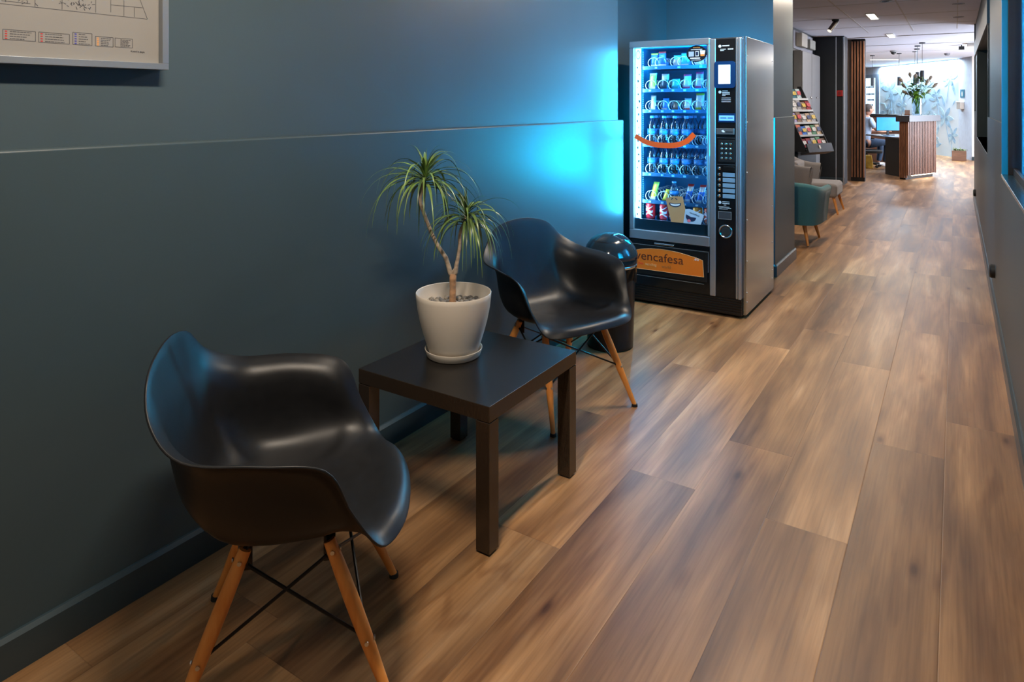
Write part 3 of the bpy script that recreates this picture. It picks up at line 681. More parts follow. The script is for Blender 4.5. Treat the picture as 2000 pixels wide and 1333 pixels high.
obj('card_reader', B().box(.608, .722, FY-.010, FY, 1.160, 1.200), mat('reader_grey', (.16, .17, .18), .3, metal=.6), vm, bevel=.003)
obj('card_slot', B().box(.668, .712, FY-.0112, FY-.009, 1.174, 1.180), M_matblk, vm)
obj('lettering', B().prism([(.640, FY-.011, 1.183), (.652, FY-.011, 1.190), (.664, FY-.011, 1.176), (.652, FY-.011, 1.174)], (0, .001, 0)), M_white, vm)
obj('keypad', B().box(.620, .722, FY-.006, FY, .985, 1.125), mat('keypad_black', (.010, .012, .014), .35), vm, bevel=.002)
key0 = None
for r in range(4):
    for c in range(3):
        x, z = .643+c*.0265, 1.100-r*.030
        k = obj('key', B().lathe((x, FY-.006, z), [(.0072, 0), (.0072, .002), (.005, .0035), (0, .0038)], 16, Matrix.Rotation(PI/2, 3, 'X')), M_chrome, vm, smooth=True, auto=40) if key0 is None else key0.copy()
        if key0 is None: key0 = k
        else: COL.objects.link(k); k.location = (k.location[0]+x-kx, k.location[1], k.location[2]+z-kz)
        if r == 0 and c == 0: kx, kz = x, z
for z in (.968, 1.138): obj('panel_line', B().box(.612, .724, FY-.003, FY, z, z+.002), mat('panel_grey', (.08, .09, .10), .4), vm)
zs = [.944, .905, .871, .837, .803, .769]
for i, z in enumerate(zs):
    obj('selection_button', B().lathe((.627, FY-.003, z), [(.0098, 0), (.0098, .003), (.006, .005), (0, .0055)], 20, Matrix.Rotation(PI/2, 3, 'X')), M_chrome, vm, smooth=True, auto=40)
    if i == 0: obj('note_slot', B().box(.652, .722, FY-.008, FY, z-.016, z+.014), mat('slot_black', (.003, .003, .003), .3), vm, bevel=.002)
    else: obj('button_label', B().box(.648, .724, FY-.005, FY, z-.013, z+.013), mat('label_bluegrey', (.17, .27, .36), .4), vm, bevel=.001)
obj('coin_window', B().box(.622, .700, FY-.003, FY, .624, .668), mat('window_grey', (.05, .05, .055), .15), vm)
obj('coin_window_frame', B().box(.620, .702, FY-.004, FY, .621, .624).box(.620, .702, FY-.004, FY, .668, .671).box(.619, .622, FY-.004, FY, .621, .671).box(.700, .703, FY-.004, FY, .621, .671), mat('panel_grey2', (.2, .2, .2), .4), vm)
R3 = Matrix.Rotation(PI/2, 3, 'X')
o = obj('lock_ring', B().lathe((.667, FY-.001, .545), [(.034, 0), (.043, 0), (.043, .007), (.040, .009), (.035, .007), (.034, 0)], 40, R3), M_chrome, vm, smooth=True); o['label'] = 'round chrome ring'
obj('lock', B().lathe((.667, FY-.001, .545), [(.033, .0), (.033, .002), (.018, .003), (0, .003)], 32, R3), mat('lock_dark', (.03, .03, .03), .2), vm, smooth=True)
wt = mat('panel_print', (.55, .60, .65), .5)
def dash(b, x0, x1, z, h=.004, y=FY-.0032):
    rg_ = random.Random(int(x0*997+z*1013)); x = x0
    while x < x1:
        w_ = min(rg_.uniform(.003, .009), x1-x); b.box(x, x+w_, y, y+.0012, z-h/2, z+h/2); x += w_+.0014
for zc in (1.722, 1.430, .727):
    obj('panel_logo', B().prism([(.630+.0095*math.cos(a*PI/8), FY-.0032, zc+.0095*math.sin(a*PI/8)) for a in range(16)], (0, .001, 0)), wt, vm)
for x0, x1, z, h in ((.645, .690, 1.724, .007), (.632, .668, 1.702, .004), (.632, .656, 1.694, .004), (.680, .714, 1.702, .007), (.645, .680, 1.437, .004), (.645, .692, 1.427, .005), (.645, .692, 1.417, .005), (.645, .665, 1.408, .004),
                     (.640, .698, 1.392, .003), (.640, .698, 1.380, .003), (.640, .698, 1.368, .003), (.645, .690, .733, .004), (.645, .690, .722, .006), (.655, .670, .712, .004), (.622, .690, .700, .0025), (.626, .700, .693, .0025), (.626, .680, .686, .0025)):
    b = B(); dash(b, x0, x1, z, h); obj('text_line', b, wt, vm)
# lower door with the delivery flap and the orange sign
obj('lower_door', B().box(.014, .566, FY-.004, FY+.03, .125, .432), M_gloss, vm, bevel=.003)
obj('flap', B().box(.030, .548, FY-.010, FY-.003, .205, .398), mat('flap_black', (.008, .008, .008), .3), vm, bevel=.004)
b = B().box(.022, .558, FY-.0115, FY-.009, .400, .403).box(.556, .558, FY-.0115, FY-.004, .27, .403).box(.022, .530, FY-.0115, FY-.009, .190, .1925)
obj('flap_edge', b, M_silver, vm)
obj('flap_handle', B().box(.195, .330, FY-.020, FY-.008, .412, .424), M_chrome, vm, bevel=.004)
org = [(.040, .235), (.040, .352), (.10, .370), (.17, .380), (.233, .384), (.30, .382), (.357, .377), (.42, .367), (.48, .356), (.522, .344), (.530, .237)]
sg = obj('brand_sign', B().prism([(x, FY-.0105, z) for x, z in org], (0, -.0015, 0)), mat('orange_sign', (.80, .17, .010), .45, var=.03), vm); sg['label'] = 'orange sign reading vencafesa'
ed = B()
for (a, c), (d, e) in zip(org, org[1:]+org[:1]): ed.tube([(a, FY-.012, c), (d, FY-.012, e)], .0012, 6)
obj('sign_edge', ed, mat('orange_light', (.85, .50, .25), .5), sg)
brown = mat('brown_ink', (.11, .022, .008), .5)
text('lettering', 'vencafesa', .083, MY(.060, FY-.0125, .300), brown, sg, .0006, sx=1.06)
text('lettering', '.eu', .030, MY(.462, FY-.0125, .338), mat('sign_white', (.8, .75, .7), .5), sg, .0006)
text('lettering', 'the', .028, MY(.080, FY-.0125, .265), mat('sign_red', (.75, .04, .02), .5), sg, .0006)
text('lettering', 'vending', .026, MY(.130, FY-.0125, .265), mat('sign_pale', (.80, .42, .16), .5), sg, .0006)
text('lettering', 'world', .028, MY(.245, FY-.0125, .262), mat('sign_brown', (.35, .12, .03), .5), sg, .0006)
b = B().box(.016, .764, FY+.004, FY+.03, .020, .124)
for i in range(6): b.box(.02, .764, FY-.001, FY+.006, .030+i*.016, .038+i*.016)
obj('grille', b, mat('grille_black', (.007, .007, .007), .3), vm, bevel=.001)
for x in (.05, .72):
    for y in (FY+.07, 5.10): obj('foot', B().lathe((x, y, 0), [(.022, 0), (.022, .012), (.014, .012), (.014, .025)], 20), M_rubber, vm)
# stickers on the glass
YS = FY+.003
def arc_band(pts, w0, w1, n=28):
    P = [Vector((x, 0, z)) for x, z in pts]; C_ = []
    for i in range(len(P)-1):
        p0 = P[i-1] if i else P[0]*2-P[1]; p3 = P[i+2] if i+2 < len(P) else P[-1]*2-P[-2]
        for k in range(n//(len(P)-1)+1):
            t_ = k/(n//(len(P)-1)+1); a, b_, c_, d_ = p0, P[i], P[i+1], p3
            C_.append(.5*((2*b_)+(-a+c_)*t_+(2*a-5*b_+4*c_-d_)*t_*t_+(-a+3*b_-3*c_+d_)*t_**3))
    C_.append(P[-1]); up, dn = [], []
    for i, q in enumerate(C_):
        t_ = (C_[min(i+1, len(C_)-1)]-C_[max(i-1, 0)]).normalized(); nn = Vector((-t_.z, 0, t_.x)); w = w0+(w1-w0)*math.sin(PI*min(1, i/(len(C_)-1)*.9+.25)*.5+.4)
        up.append(q+nn*w); dn.append(q-nn*w)
    return up, dn
def band_obj(name, up, dn, y, m, parent):
    b = B(); n = len(up); vs = [Vector((p.x, y, p.z)) for p in up+dn]; vs += [v+Vector((0, .0008, 0)) for v in vs]; fs = []
    for i in range(n-1): fs += [(i, i+1, n+i+1, n+i), (2*n+i, 3*n+i, 3*n+i+1, 2*n+i+1)]
    fs += [(0, n, 3*n, 2*n), (n-1, 3*n-1, 4*n-1, 2*n-1)]
    return obj(name, b.add(vs, fs), m, parent)
up, dn = arc_band([(.052, 1.135), (.124, 1.098), (.200, 1.080), (.280, 1.077), (.350, 1.084), (.415, 1.112), (.462, 1.158)], .012, .018)
o = band_obj('smile_sticker', up, dn, YS, mat('orange_sticker', (.95, .10, .01), .45, var=.02, emis=(1, .18, .01), es=.0), vm); o['label'] = 'curved orange band stuck across the glass'
cup = obj('paper_cup_sticker', B().prism([(.268, YS, .724), (.320, YS, .742), (.384, YS, .745), (.424, YS, .571), (.306, YS, .571)], (0, -.0008, 0)), mat('kraft_paper', (.50, .27, .12), .6, var=.05), vm); cup['label'] = 'tan paper cup picture with a toothy smile'
def sm(parent, cx, cz, w, h, y, ang, mouth, teeth=True):
    ca, sa = math.cos(ang), math.sin(ang); R_ = lambda x, z: (cx+x*ca-z*sa, y, cz+x*sa+z*ca)
    obj('printed_smile', B().prism([R_(-w, h*.4)]+[R_(w*math.cos(a), -h*math.sin(a)) for a in [PI-PI*i/10 for i in range(11)]]+[R_(w, h*.4), R_(0, h*.12)], (0, -.0008, 0)), mouth, parent)
    if teeth: obj('printed_teeth', B().prism([R_(-w*.85, h*.12)]+[R_(w*.82*math.cos(a), -h*.7*math.sin(a)) for a in [PI-PI*i/10 for i in range(11)]]+[R_(w*.85, h*.12), R_(0, -.08*h)], (0, -.0016, 0)), M_white, parent)
dk = mat('sticker_ink', (.01, .02, .06), .5)
sm(cup, .334, .692, .040, .020, YS-.0008, .04, dk)
obj('printed_mark', B().prism([(.305, YS-.0008, .722), (.318, YS-.0008, .733), (.322, YS-.0008, .729), (.309, YS-.0008, .718)], (0, -.0008, 0)).prism([(.334, YS-.0008, .733), (.350, YS-.0008, .724), (.347, YS-.0008, .720), (.331, YS-.0008, .729)], (0, -.0008, 0)), dk, cup)
sq = obj('white_cup_sticker', B().prism([(.403, YS-.001, .664), (.430, YS-.001, .668), (.527, YS-.001, .637), (.505, YS-.001, .571), (.390, YS-.001, .571)], (0, -.0008, 0)), mat('pale_sticker', (.42, .55, .68), .5), vm); sq['label'] = 'pale cup picture with a dark grin and pink tongue'
sm(sq, .440, .612, .034, .026, YS-.002, -.25, dk, False)
obj('printed_tongue', B().prism([(.428+.012*math.cos(a*PI/6), YS-.0032, .590+.010*math.sin(a*PI/6)) for a in range(12)], (0, -.0006, 0)), mat('tongue_pink', (.75, .18, .25), .5), sq)
text('lettering', 'vencafesa', .018, MY(.430, YS-.0022, .640) @ Matrix.Rotation(-.28, 4, 'Z'), dk, sq, .0003)
cs = obj('round_sticker', B().prism([(.477+.067*math.cos(a*PI/20), YS, 1.681+.054*math.sin(a*PI/20)) for a in range(40)], (0, -.0008, 0)), mat('sticker_black', (.004, .006, .012), .4), vm); cs['label'] = 'round black information sticker'
b = B().box(.425, .460, YS-.0018, YS-.0008, 1.664, 1.696); 
obj('printed_panel', b, mat('sticker_grey', (.35, .42, .5), .5), cs)
b = B().box(.470, .492, YS-.0018, YS-.0008, 1.664, 1.698); b2 = B().box(.473, .489, YS-.0024, YS-.0018, 1.669, 1.693)
obj('printed_phone', b, M_white, cs); obj('printed_phone_screen', b2, dk, cs)
obj('printed_cup', B().prism([(.500, YS-.0008, 1.702), (.535, YS-.0008, 1.700), (.528, YS-.0008, 1.664), (.504, YS-.0008, 1.664)], (0, -.001, 0)), M_white, cs)
obj('printed_cup_band', B().prism([(.503, YS-.0018, 1.676), (.530, YS-.0018, 1.676), (.528, YS-.0018, 1.664), (.504, YS-.0018, 1.664)], (0, -.0006, 0)), mat('sticker_orange', (.85, .25, .04), .5), cs)
for x0, x1, z, h, m_ in ((.440, .515, 1.708, .005, M_white), (.436, .500, 1.652, .008, M_white), (.445, .505, 1.640, .003, M_white), (.455, .500, 1.721, .006, mat('sticker_orange', (.85, .25, .04), .5))):
    b = B(); dash(b, x0, x1, z, h, YS-.0018); obj('text_line', b, m_, cs)

# trays, spirals and number tags
YT = 4.485
cols6 = [.106, .195, .271, .352, .436, .508]; cols3 = [.150, .311, .462]
rows = [(1.606, cols3, 1), (1.449, cols6, 2), (1.306, cols6, 3), (1.071, cols6, 4), (.868, cols6, 5), (.679, cols6, 6), (.545, cols6, 7)]
M_coil = mat('spiral_wire', (.80, .92, .97), .3, metal=.3)
M_tag = mat('tag_white', (.75, .85, .90), .5)
coil0 = None
for z, cs_, rn in rows:
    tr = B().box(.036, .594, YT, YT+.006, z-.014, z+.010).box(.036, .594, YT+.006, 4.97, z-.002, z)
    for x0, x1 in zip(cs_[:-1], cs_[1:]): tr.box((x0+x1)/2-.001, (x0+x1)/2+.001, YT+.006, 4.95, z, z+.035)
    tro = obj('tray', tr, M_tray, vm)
    for i, x in enumerate(cs_):
        if rn == 7 and i < 4: continue
        xx = [x] if rn > 1 else [x-.026, x+.026]
        for q in xx:
            if coil0 is None:
                pts = [(q+.033*math.cos(a), YT+.008+.40*k/112, z+.037+.033*math.sin(a)) for k in range(113) for a in [-PI/2-k*2*PI/16]]
                coil0 = obj('spiral', B().tube(pts, .0024, 5), M_coil, vm, smooth=True); c0 = Vector((q, 0, z))
            else:
                c = coil0.copy(); COL.objects.link(c); c.location = coil0.location+Vector((q, 0, z))-c0
        if rn < 7:
            tg = obj('number_tag', B().box(x-.002, x+.018, YT-.003, YT, z-.010, z+.004), mat('tag_blue', (.05, .25, .45), .5), tro)
            text('lettering', '%d' % (rn*10+i), .016, MY(x-.001, YT-.0035, z-.008), mat('tag_ink_lit', (.8, .95, 1), .5), tg, .0002)

# goods ---------------------------------------------------------------
def snack_bag(name, x, z, w, h, d, cs_, label, group, cat='snack', lean=.0, y=None, twist=0):
    mats = [mat('foil_%d_%d_%d' % tuple(int(v*100) for v in c), c, .28, var=.25, scale=25, metal=.25) for c in cs_]
    y = YT+.058 if y is None else y; G = []; nu, nv = 14, 16
    for i in range(nv+1):
        v = i/nv; row = []; fat = (math.sin(PI*v)**.55)
        for k in range(nu):
            a = 2*PI*k/nu; wx = w/2*(1.02-.10*math.sin(PI*v)-.16*v); ex = math.cos(a); ey = math.sin(a)
            wr = 1+.05*math.sin(9*v+3*a)
            row.append(Vector((x+wx*math.copysign(abs(ex)**.75, ex)+twist*v, y+d/2*ey*fat*wr+.0012*ey+lean*v, z+.003+h*v)))
        G.append(row)
    b = B(); vs = [p for r in G for p in r]; fs = [(i*nu+k, i*nu+(k+1) % nu, (i+1)*nu+(k+1) % nu, (i+1)*nu+k) for i in range(nv) for k in range(nu)]
    fs += [tuple(range(nu))[::-1], tuple(range(nv*nu, nv*nu+nu))]; b.add(vs, fs)
    b.b.faces.ensure_lookup_table(); n = len(mats)
    zz = [.16, .62, .86, 2] if n == 4 else [.2, .75, 2] if n == 3 else [.6, 2]
    for f in b.b.faces:
        v = (f.calc_center_median().z-z-.003)/h; f.material_index = min(n-1, next(i for i, q in enumerate(zz) if v < q))
    o = obj(name, b, mats, smooth=True); return tag(o, label, cat, group)
W_, BL, CY, PK, RD, GN, YL, DK, BR, GR, LB, OR = (.75, .78, .8), (.04, .20, .75), (.05, .50, .60), (.85, .10, .28), (.75, .06, .05), (.35, .62, .12), (.75, .65, .08), (.03, .05, .09), (.20, .12, .10), (.45, .42, .40), (.35, .60, .85), (.85, .40, .08)
g1 = 'snack bags on the top shelf of the vending machine'
for x, w, h, c, l in ((.126, .062, .100, [W_, BL, BL, YL], 'blue crisp bag with a yellow corner, top shelf of the vending machine at the left'),
                      (.182, .062, .110, [W_, BL, BL, RD], 'blue crisp bag with a red top, second on the vending machine top shelf'),
                      (.290, .062, .080, [W_, GR, CY, CY], 'grey-green snack bag in the middle of the vending machine top shelf'),
                      (.345, .066, .092, [W_, CY, CY, CY], 'turquoise snack bag in the middle of the vending machine top shelf'),
                      (.445, .066, .070, [W_, W_, LB, BL], 'white and blue snack bag under the round black sticker'),
                      (.512, .060, .095, [W_, W_, PK, CY], 'white, pink and turquoise snack bag at the right end of the top shelf')):
    snack_bag('snack_bag', x, 1.606, w, h, .04, c, l, g1)
g2 = 'snack bags on the second shelf of the vending machine'
for i, (h, c, l) in enumerate(((.118, [W_, GN, GN, W_], 'green and white snack bag at the left of the second shelf'), (.112, [DK, DK, GR, GR], 'dark packet with a grey-beige top on the second shelf'),
                               (.075, [CY, CY, CY, CY], 'short turquoise packet on the second shelf'), (.105, [PK, W_, LB, PK], 'pink, white and blue bag on the second shelf'),
                               (.120, [PK, W_, GR, PK], 'white bag with pink top and bottom bands on the second shelf'), (.090, [W_, GN, CY, W_], 'white and pale green packet at the right end of the second shelf'))):
    snack_bag('snack_bag', cols6[i]+.006, 1.449, .062, h, .034, c, l, g2, lean=.01)
g3 = 'snack packets on the third shelf of the vending machine'
for i, (h, c, l, w) in enumerate(((.105, [W_, W_, GR, GR], 'white and grey packet at the left of the third shelf', .045), (.085, [W_, BL, BL, BL], 'blue packet on the third shelf', .05),
                                  (.062, [BR, BR, BR, BR], 'small brown packet on the third shelf', .052), (.085, [RD, W_, W_, LB], 'white packet with a red bottom edge on the third shelf', .058),
                                  (.118, [YL, W_, W_, YL], 'tall cream and yellow bag on the third shelf', .066), (.095, [W_, PK, W_, W_], 'white and pink packet at the right end of the third shelf', .05))):
    snack_bag('snack_packet', cols6[i]+.008, 1.306, w, h, .034, c, l, g3, lean=.015)
M_pet = clear('pet_bottle', (.80, .93, 1), .30, .10)
M_water = clear('bottle_blue', (.35, .66, .95), .15, .05)
M_cap = mat('bottle_cap_blue', (.10, .40, .85), .4); M_blabel = mat('bottle_label', (.03, .16, .42), .35, var=.8, scale=40)
def bottle(x, y, z):
    t_ = thing('water_bottle', 'clear plastic water bottle', 'bottle', (x, y, z))
    pr_ = [(0, .004), (.020, 0), (.030, .004), (.032, .012)]
    for k in range(6): zz = .02+k*.016; pr_ += [(.0325, zz), (.0305, zz+.006), (.0325, zz+.012)]
    pr_ += [(.0325, .120), (.031, .135), (.024, .155), (.015, .170), (.0128, .176), (.0128, .184)]
    obj('body', B().lathe((x, y, z), pr_, 20), M_pet, t_, smooth=True)
    obj('cap', B().lathe((x, y, z), [(.0145, .182), (.0150, .184), (.0148, .198), (.012, .199), (0, .199)], 18), M_cap, t_, smooth=True, auto=40)
    obj('label', B().lathe((x, y, z), [(.0329, .070), (.0329, .108)], 20), M_blabel, t_, smooth=True)
    return t_
b0 = None
pos_w = ['leftmost', 'second', 'third', 'fourth', 'fifth', 'rightmost']
for z, nm in ((1.071, 'upper'), (.868, 'lower')):
    for i, x in enumerate(cols6):
        for k in range(3):
            if nm == 'upper' and i > 3 and k == 0: continue
            y = YT+.058+k*.085
            if b0 is None: o = b0 = bottle(x, y, z+.002)
            else: o = copy_tree(b0); o.location = (x, y, z+.002)
            o['label'] = 'clear water bottle, %s shelf of bottles, %s column, %s' % (nm, pos_w[i], ('frontmost', 'second row back', 'third row back')[k])
            o['group'] = 'water bottles on the %s bottle shelf' % nm
g6 = 'packets on the sixth shelf of the vending machine'
spec6 = [(.125, [W_, YL, YL, GN], 'yellow-green snack packet, leftmost on the shelf below the water bottles', .050), (.090, [YL, YL, YL, DK], 'yellow pointed snack packet, second on the shelf below the water bottles', .045), None,
         (.125, [LB, BL, W_, RD], 'white and red wafer packet, left one of two alike above the paper cup sticker', .050), (.125, [LB, BL, W_, RD], 'white and red wafer packet, right one of two alike near the door edge', .050), (.10, [YL, W_, YL, OR], 'cream and orange packet, rightmost on the shelf below the water bottles', .05)]
for i, s_ in enumerate(spec6):
    if s_: snack_bag('snack_packet', cols6[i]+.005, .679, s_[3], s_[0], .03, s_[1], s_[2], g6, lean=.03, twist=.02)
o = copy_tree(b0); o.location = (cols6[2], YT+.045, .681); o.scale = (.95, .95, .72); o['label'] = 'short clear bottle above the tan paper cup sticker, among the snack packets'; o['group'] = g6
def can(x, y, z, c1, c2, label):
    t_ = thing('drink_can', label, 'can', (x, y, z), 0, 'drink cans on the bottom shelf of the vending machine')
    obj('body', B().lathe((x, y, z), [(.024, 0), (.026, .002), (.0325, .010), (.033, .014), (.033, .100), (.0325, .104), (.0275, .112), (.0272, .115)], 28), mat('can_%d%d' % (c1[0]*100, c1[1]*100), c1, .25, metal=.3, var=.1), t_, smooth=True)
    obj('lid', B().lathe((x, y, z), [(.0272, .115), (.0265, .117), (.025, .1135), (0, .113)], 28), M_chrome, t_, smooth=True)
    wv = B()
    for zc, hh in ((.035, .010), (.060, .016), (.084, .007)):
        G = [[Vector((x+.0333*math.sin(a), y-.0333*math.cos(a), z+zc+s_*hh+.008*math.sin(a*3+zc*60))) for s_ in (-.5, .5)] for a in [(-1.2+2.0*k/14) for k in range(15)]]
        wv.grid(G)
    obj('printed_band', wv, mat('can_print_%d' % (c2[0]*100), c2, .35), t_)
    return t_
can(.103, YT+.042, .552, (.75, .03, .05), (.85, .75, .8), 'red drink can with pale script, leftmost on the bottom shelf')
can(.203, YT+.042, .552, (.78, .05, .07), (.85, .86, .9), 'red and white drink can beside the tan paper cup sticker')
can(.272, YT+.042, .552, (.05, .15, .45), (.8, .8, .8), 'blue drink can hidden behind the tan paper cup sticker')
can(.436, YT+.042, .552, (.85, .38, .06), (.85, .85, .85), 'orange drink can behind the pale cup sticker')
can(.512, YT+.042, .552, (.70, .12, .08), (.85, .8, .75), 'red and cream drink can, rightmost on the bottom shelf')

# ------------------------------------------------------------------ lobby armchairs
def armchair(name, label, loc, m, wm, h_arm=.575, h_back=.76, xf=.26, slant=.05, seat=.31, pw=.55):
    r = thing(name, label, 'armchair', group='upholstered armchairs in the lobby')
    path = []
    for t_ in range(33):
        s_ = t_/32*2-1                         # -1 near arm front ... +1 far arm front
        a = s_*PI*.5; q = abs(s_)
        x = xf-(xf+.34)*(math.cos(a)**pw if abs(a) < PI/2-1e-6 else 0); y = .315*math.copysign(min(1, abs(math.sin(a))**.45), s_)
        hb = h_arm+(h_back-h_arm)*max(0, math.cos(a))**1.5
        path.append((x, y, hb, q))
    G = []
    for x, y, hb, q in path:
        c = Vector((x-.03, y, 0)); n = Vector((x+.02, y*1.0, 0)); n.normalize()
        flare = Vector((n.x if x < .1 else 0, math.copysign(1, y) if abs(y) > .1 else y*3, 0))*.04
        row = []
        th = .035
        inner = -Vector((n.x if x < .2 else 0, (1 if y > 0 else -1) if abs(y) > .2 else y*3, 0)).normalized()*th if (x < .2 or abs(y) > .2) else Vector((0, 0, 0))
        for z, k, side in ((.21, 0, -1), (.30, .2, -1), (.42, .5, -1), (hb-.04, .9, -1), (hb-.012, .97, -.75), (hb, 1, 0), (hb-.012, .97, .75), (hb-.04, .9, 1), (.40, .5, 1), (.30, .4, 1)):
            row.append(Vector((x, y, z))+flare*k+inner*side+Vector((slant*k*max(0, q-.6)/.4, 0, 0)))
        G.append(row)
    b = B().grid(G); n = len(G[0])
    # close the two front ends of the arms
    for row in (G[0], G[-1]): b.add([p+Vector((.018, 0, 0)) if 2 < i < 9 else p for i, p in enumerate(row)], [tuple(range(n))])
    bmesh.ops.remove_doubles(b.b, verts=b.b.verts, dist=.0005)
    o = obj('upholstered_shell', b, m, r, smooth=True)
    s_ = B().box(-.26, seat, -.275, .275, .20, .375)
    o = obj('seat_cushion', s_, m, r, bevel=.045, seg=5)
    obj('back_cushion', B().box(-.30, -.20, -.24, .24, .36, h_back-.06), m, r, bevel=.04, seg=4)
    for sx in (.245, -.24):
        for sy in (.24, -.24):
            lg = obj('leg', B().tube([(sx*.82, sy*.84, .22), (sx*1.06, sy*1.06, .004)], [.021, .011], 14), wm, r, smooth=True, auto=40)
    r.location = loc; return r
M_teal = mat('teal_fabric', (.030, .125, .135), .85, var=.12, scale=200, sheen=.2, bump=.2, bscale=350)
M_greyf = mat('grey_fabric', (.27, .245, .24), .88, var=.10, scale=200, sheen=.2, bump=.2, bscale=350)
ac_ = armchair('upholstered_armchair', 'teal fabric armchair seen from behind, just beyond the pier by the vending machine', (.470, 7.22, 0), M_teal, M_beech, .56, .612, .12, .02, .26, .30); ac_.rotation_euler.z = math.radians(88)
armchair('upholstered_armchair', 'light grey fabric armchair with wooden legs behind the teal armchair', (.425, 9.38, 0), M_greyf, M_beech, .575, .68, -.07, .05, .25)

# ------------------------------------------------------------------ tall cabinet, wall boxes
cb = thing('tall_cabinet', 'tall grey two-door cabinet against the dark lobby wall behind the leaflets', 'cabinet', (-.06, 11.45, 0))
M_cab = mat('cabinet_grey', (.17, .17, .175), .42, var=.05)
obj('body', B().box(-.119, -.012, 10.70, 12.25, 0, 2.14), M_cab, cb, bevel=.004)
for y0, y1 in ((10.71, 11.47), (11.49, 12.24)):
    d_ = obj('door', B().box(-.012, .004, y0, y1, .05, 2.13), M_cab, cb, bevel=.004)
    obj('knob', B().lathe((.004, y1-.12 if y0 < 11 else y0+.4, 1.45), [(.012, 0), (.016, .01), (.010, .018), (0, .019)], 16, Matrix.Rotation(PI/2, 3, 'Y')), M_chrome, d_, smooth=True)
bx = thing('wall_box', 'tall cream electrical box high on the dark lobby wall, on a pale backing board', 'electrical box', (-.10, 11.2, 2.15))
obj('backing_board', B().box(-.119, -.105, 10.62, 12.2, 2.17, 2.44), mat('backing_board', (.30, .29, .33), .6), bx, bevel=.002)
obj('housing', B().box(-.105, -.02, 10.80, 11.25, 2.205, 2.41), mat('box_cream', (.48, .44, .37), .5), bx, bevel=.01)
tag(obj('emergency_light', B().box(-.105, -.03, 11.55, 12.02, 2.22, 2.37), mat('box_grey', (.30, .30, .26), .5), bevel=.012), 'small pale emergency light box beside the tall cream wall box', 'emergency light')
fa = thing('fire_alarm_button', 'red fire alarm call button on the dark wall next to the wooden slats', 'alarm', (.27, 12.47, 1.5))
obj('housing', B().box(.222, .315, 12.455, 12.5, 1.475, 1.575), mat('alarm_red', (.62, .02, .015), .4), fa, bevel=.008)
obj('button', B().box(.248, .290, 12.448, 12.456, 1.50, 1.55), mat('alarm_dark_red', (.30, .01, .01), .4), fa, bevel=.003)

# ------------------------------------------------------------------ leaflet rack
rk = thing('leaflet_rack', 'dark grey stepped rack full of leaflets next to the grey cabinet', 'rack', (.12, 10.15, 0), math.radians(-26))
M_rack = mat('rack_grey', (.050, .050, .053), .45)
def rkM(): return parent_world(rk)
def rb(b_): b_.b.transform(rkM()); return b_
steps = [(.10, .74), (.02, .91), (-.06, 1.08), (-.14, 1.25), (-.22, 1.41)]       # (front x, z) of each tier, rack faces +x in its own frame
obj('stand', rb(B().box(-.20, .05, -.20, .20, 0, .70)), M_rack, rk, bevel=.004)
for sy in (-1, 1):
    y = sy*.262; pts = [(.20, y, .70), (.21, y, .76), (-.24, y, 1.60), (-.30, y, 1.60), (-.30, y, .70)]
    obj('side_panel', rb(B().prism(pts, (0, .008, 0))), M_rack, rk)
obj('front_tray', rb(B().prism([(.14, -.27, .655), (.275, -.27, .70), (.235, -.27, .815), (.215, -.27, .815), (.245, -.27, .72), (.14, -.27, .69)], (0, .54, 0))), M_rack, rk, bevel=.003)
obj('badge', rb(B().prism([(.262, -.03, .745), (.262, .0, .745), (.246, .0, .79), (.246, -.03, .79)], (.004, 0, .001))), M_white, rk)
clr = mat('clear_shelf', (.65, .70, .75), .2)
for i, (x, z) in enumerate(steps):
    obj('shelf', rb(B().box(x-.07, x+.10, -.26, .26, z-.006, z).box(x+.097, x+.10, -.26, .26, z, z+.022)), clr if i else M_rack, rk)
LC = [('pink and red', (.75, .12, .16)), ('violet and white', (.40, .35, .70)), ('orange-red', (.75, .16, .08)), ('white', (.75, .76, .78)), ('bright blue', (.04, .16, .65)), ('dark red', (.28, .03, .03)), ('pale blue', (.45, .58, .75)),
      ('dark teal', (.04, .16, .22)), ('beige', (.55, .42, .30)), ('green', (.08, .22, .10)), ('brown', (.22, .14, .09)), ('grey', (.35, .35, .37))]
lay = [[5, 5, 11, 9, 10], [2, 4, 3, 9, 8], [1, 10, 11, 8, 11], [0, 3, 11, 10, 5], [6, 7, 7, 6, 3]]
tiers = ['lowest', 'second', 'third', 'fourth', 'top']; plc = ['nearest end', 'second place', 'middle', 'fourth place', 'far end']
for i, (x, z) in enumerate(steps):
    for k in range(5):
        if i == 4 and k == 4: continue
        y = -.208+k*.104; nm, c = LC[lay[i][k]]; h = .132+.02*((i*3+k*5) % 4)/3
        b = B().prism([(x+.055, y-.046, z+.002), (x+.085, y-.046, z+.002), (x+.030, y-.046, z+h), (x+.005, y-.046, z+h)], (0, .092, 0)); rb(b)
        o = obj('leaflet_stack', b, mat('leaflet_'+nm.replace(' ', '_'), c, .35, var=.7, scale=22), bevel=.001)
        tag(o, '%s leaflets in the rack, %s tier, %s' % (nm, tiers[i], plc[k]), 'leaflets', 'stacks of leaflets in the stepped rack')
        q = B().prism([(x+.071, y-.036, z+h*.45), (x+.053, y-.036, z+h*.80), (x+.0545, y-.036, z+h*.805), (x+.0725, y-.036, z+h*.455)], (0, .072, 0)); rb(q)
        o2 = obj('printed_panel', q, mat('leaflet_print_%d' % ((i+k) % 4), [(.7, .7, .72), (.08, .10, .2), (.75, .5, .1), (.6, .1, .12)][(i+k) % 4], .35, var=.5, scale=50), o)

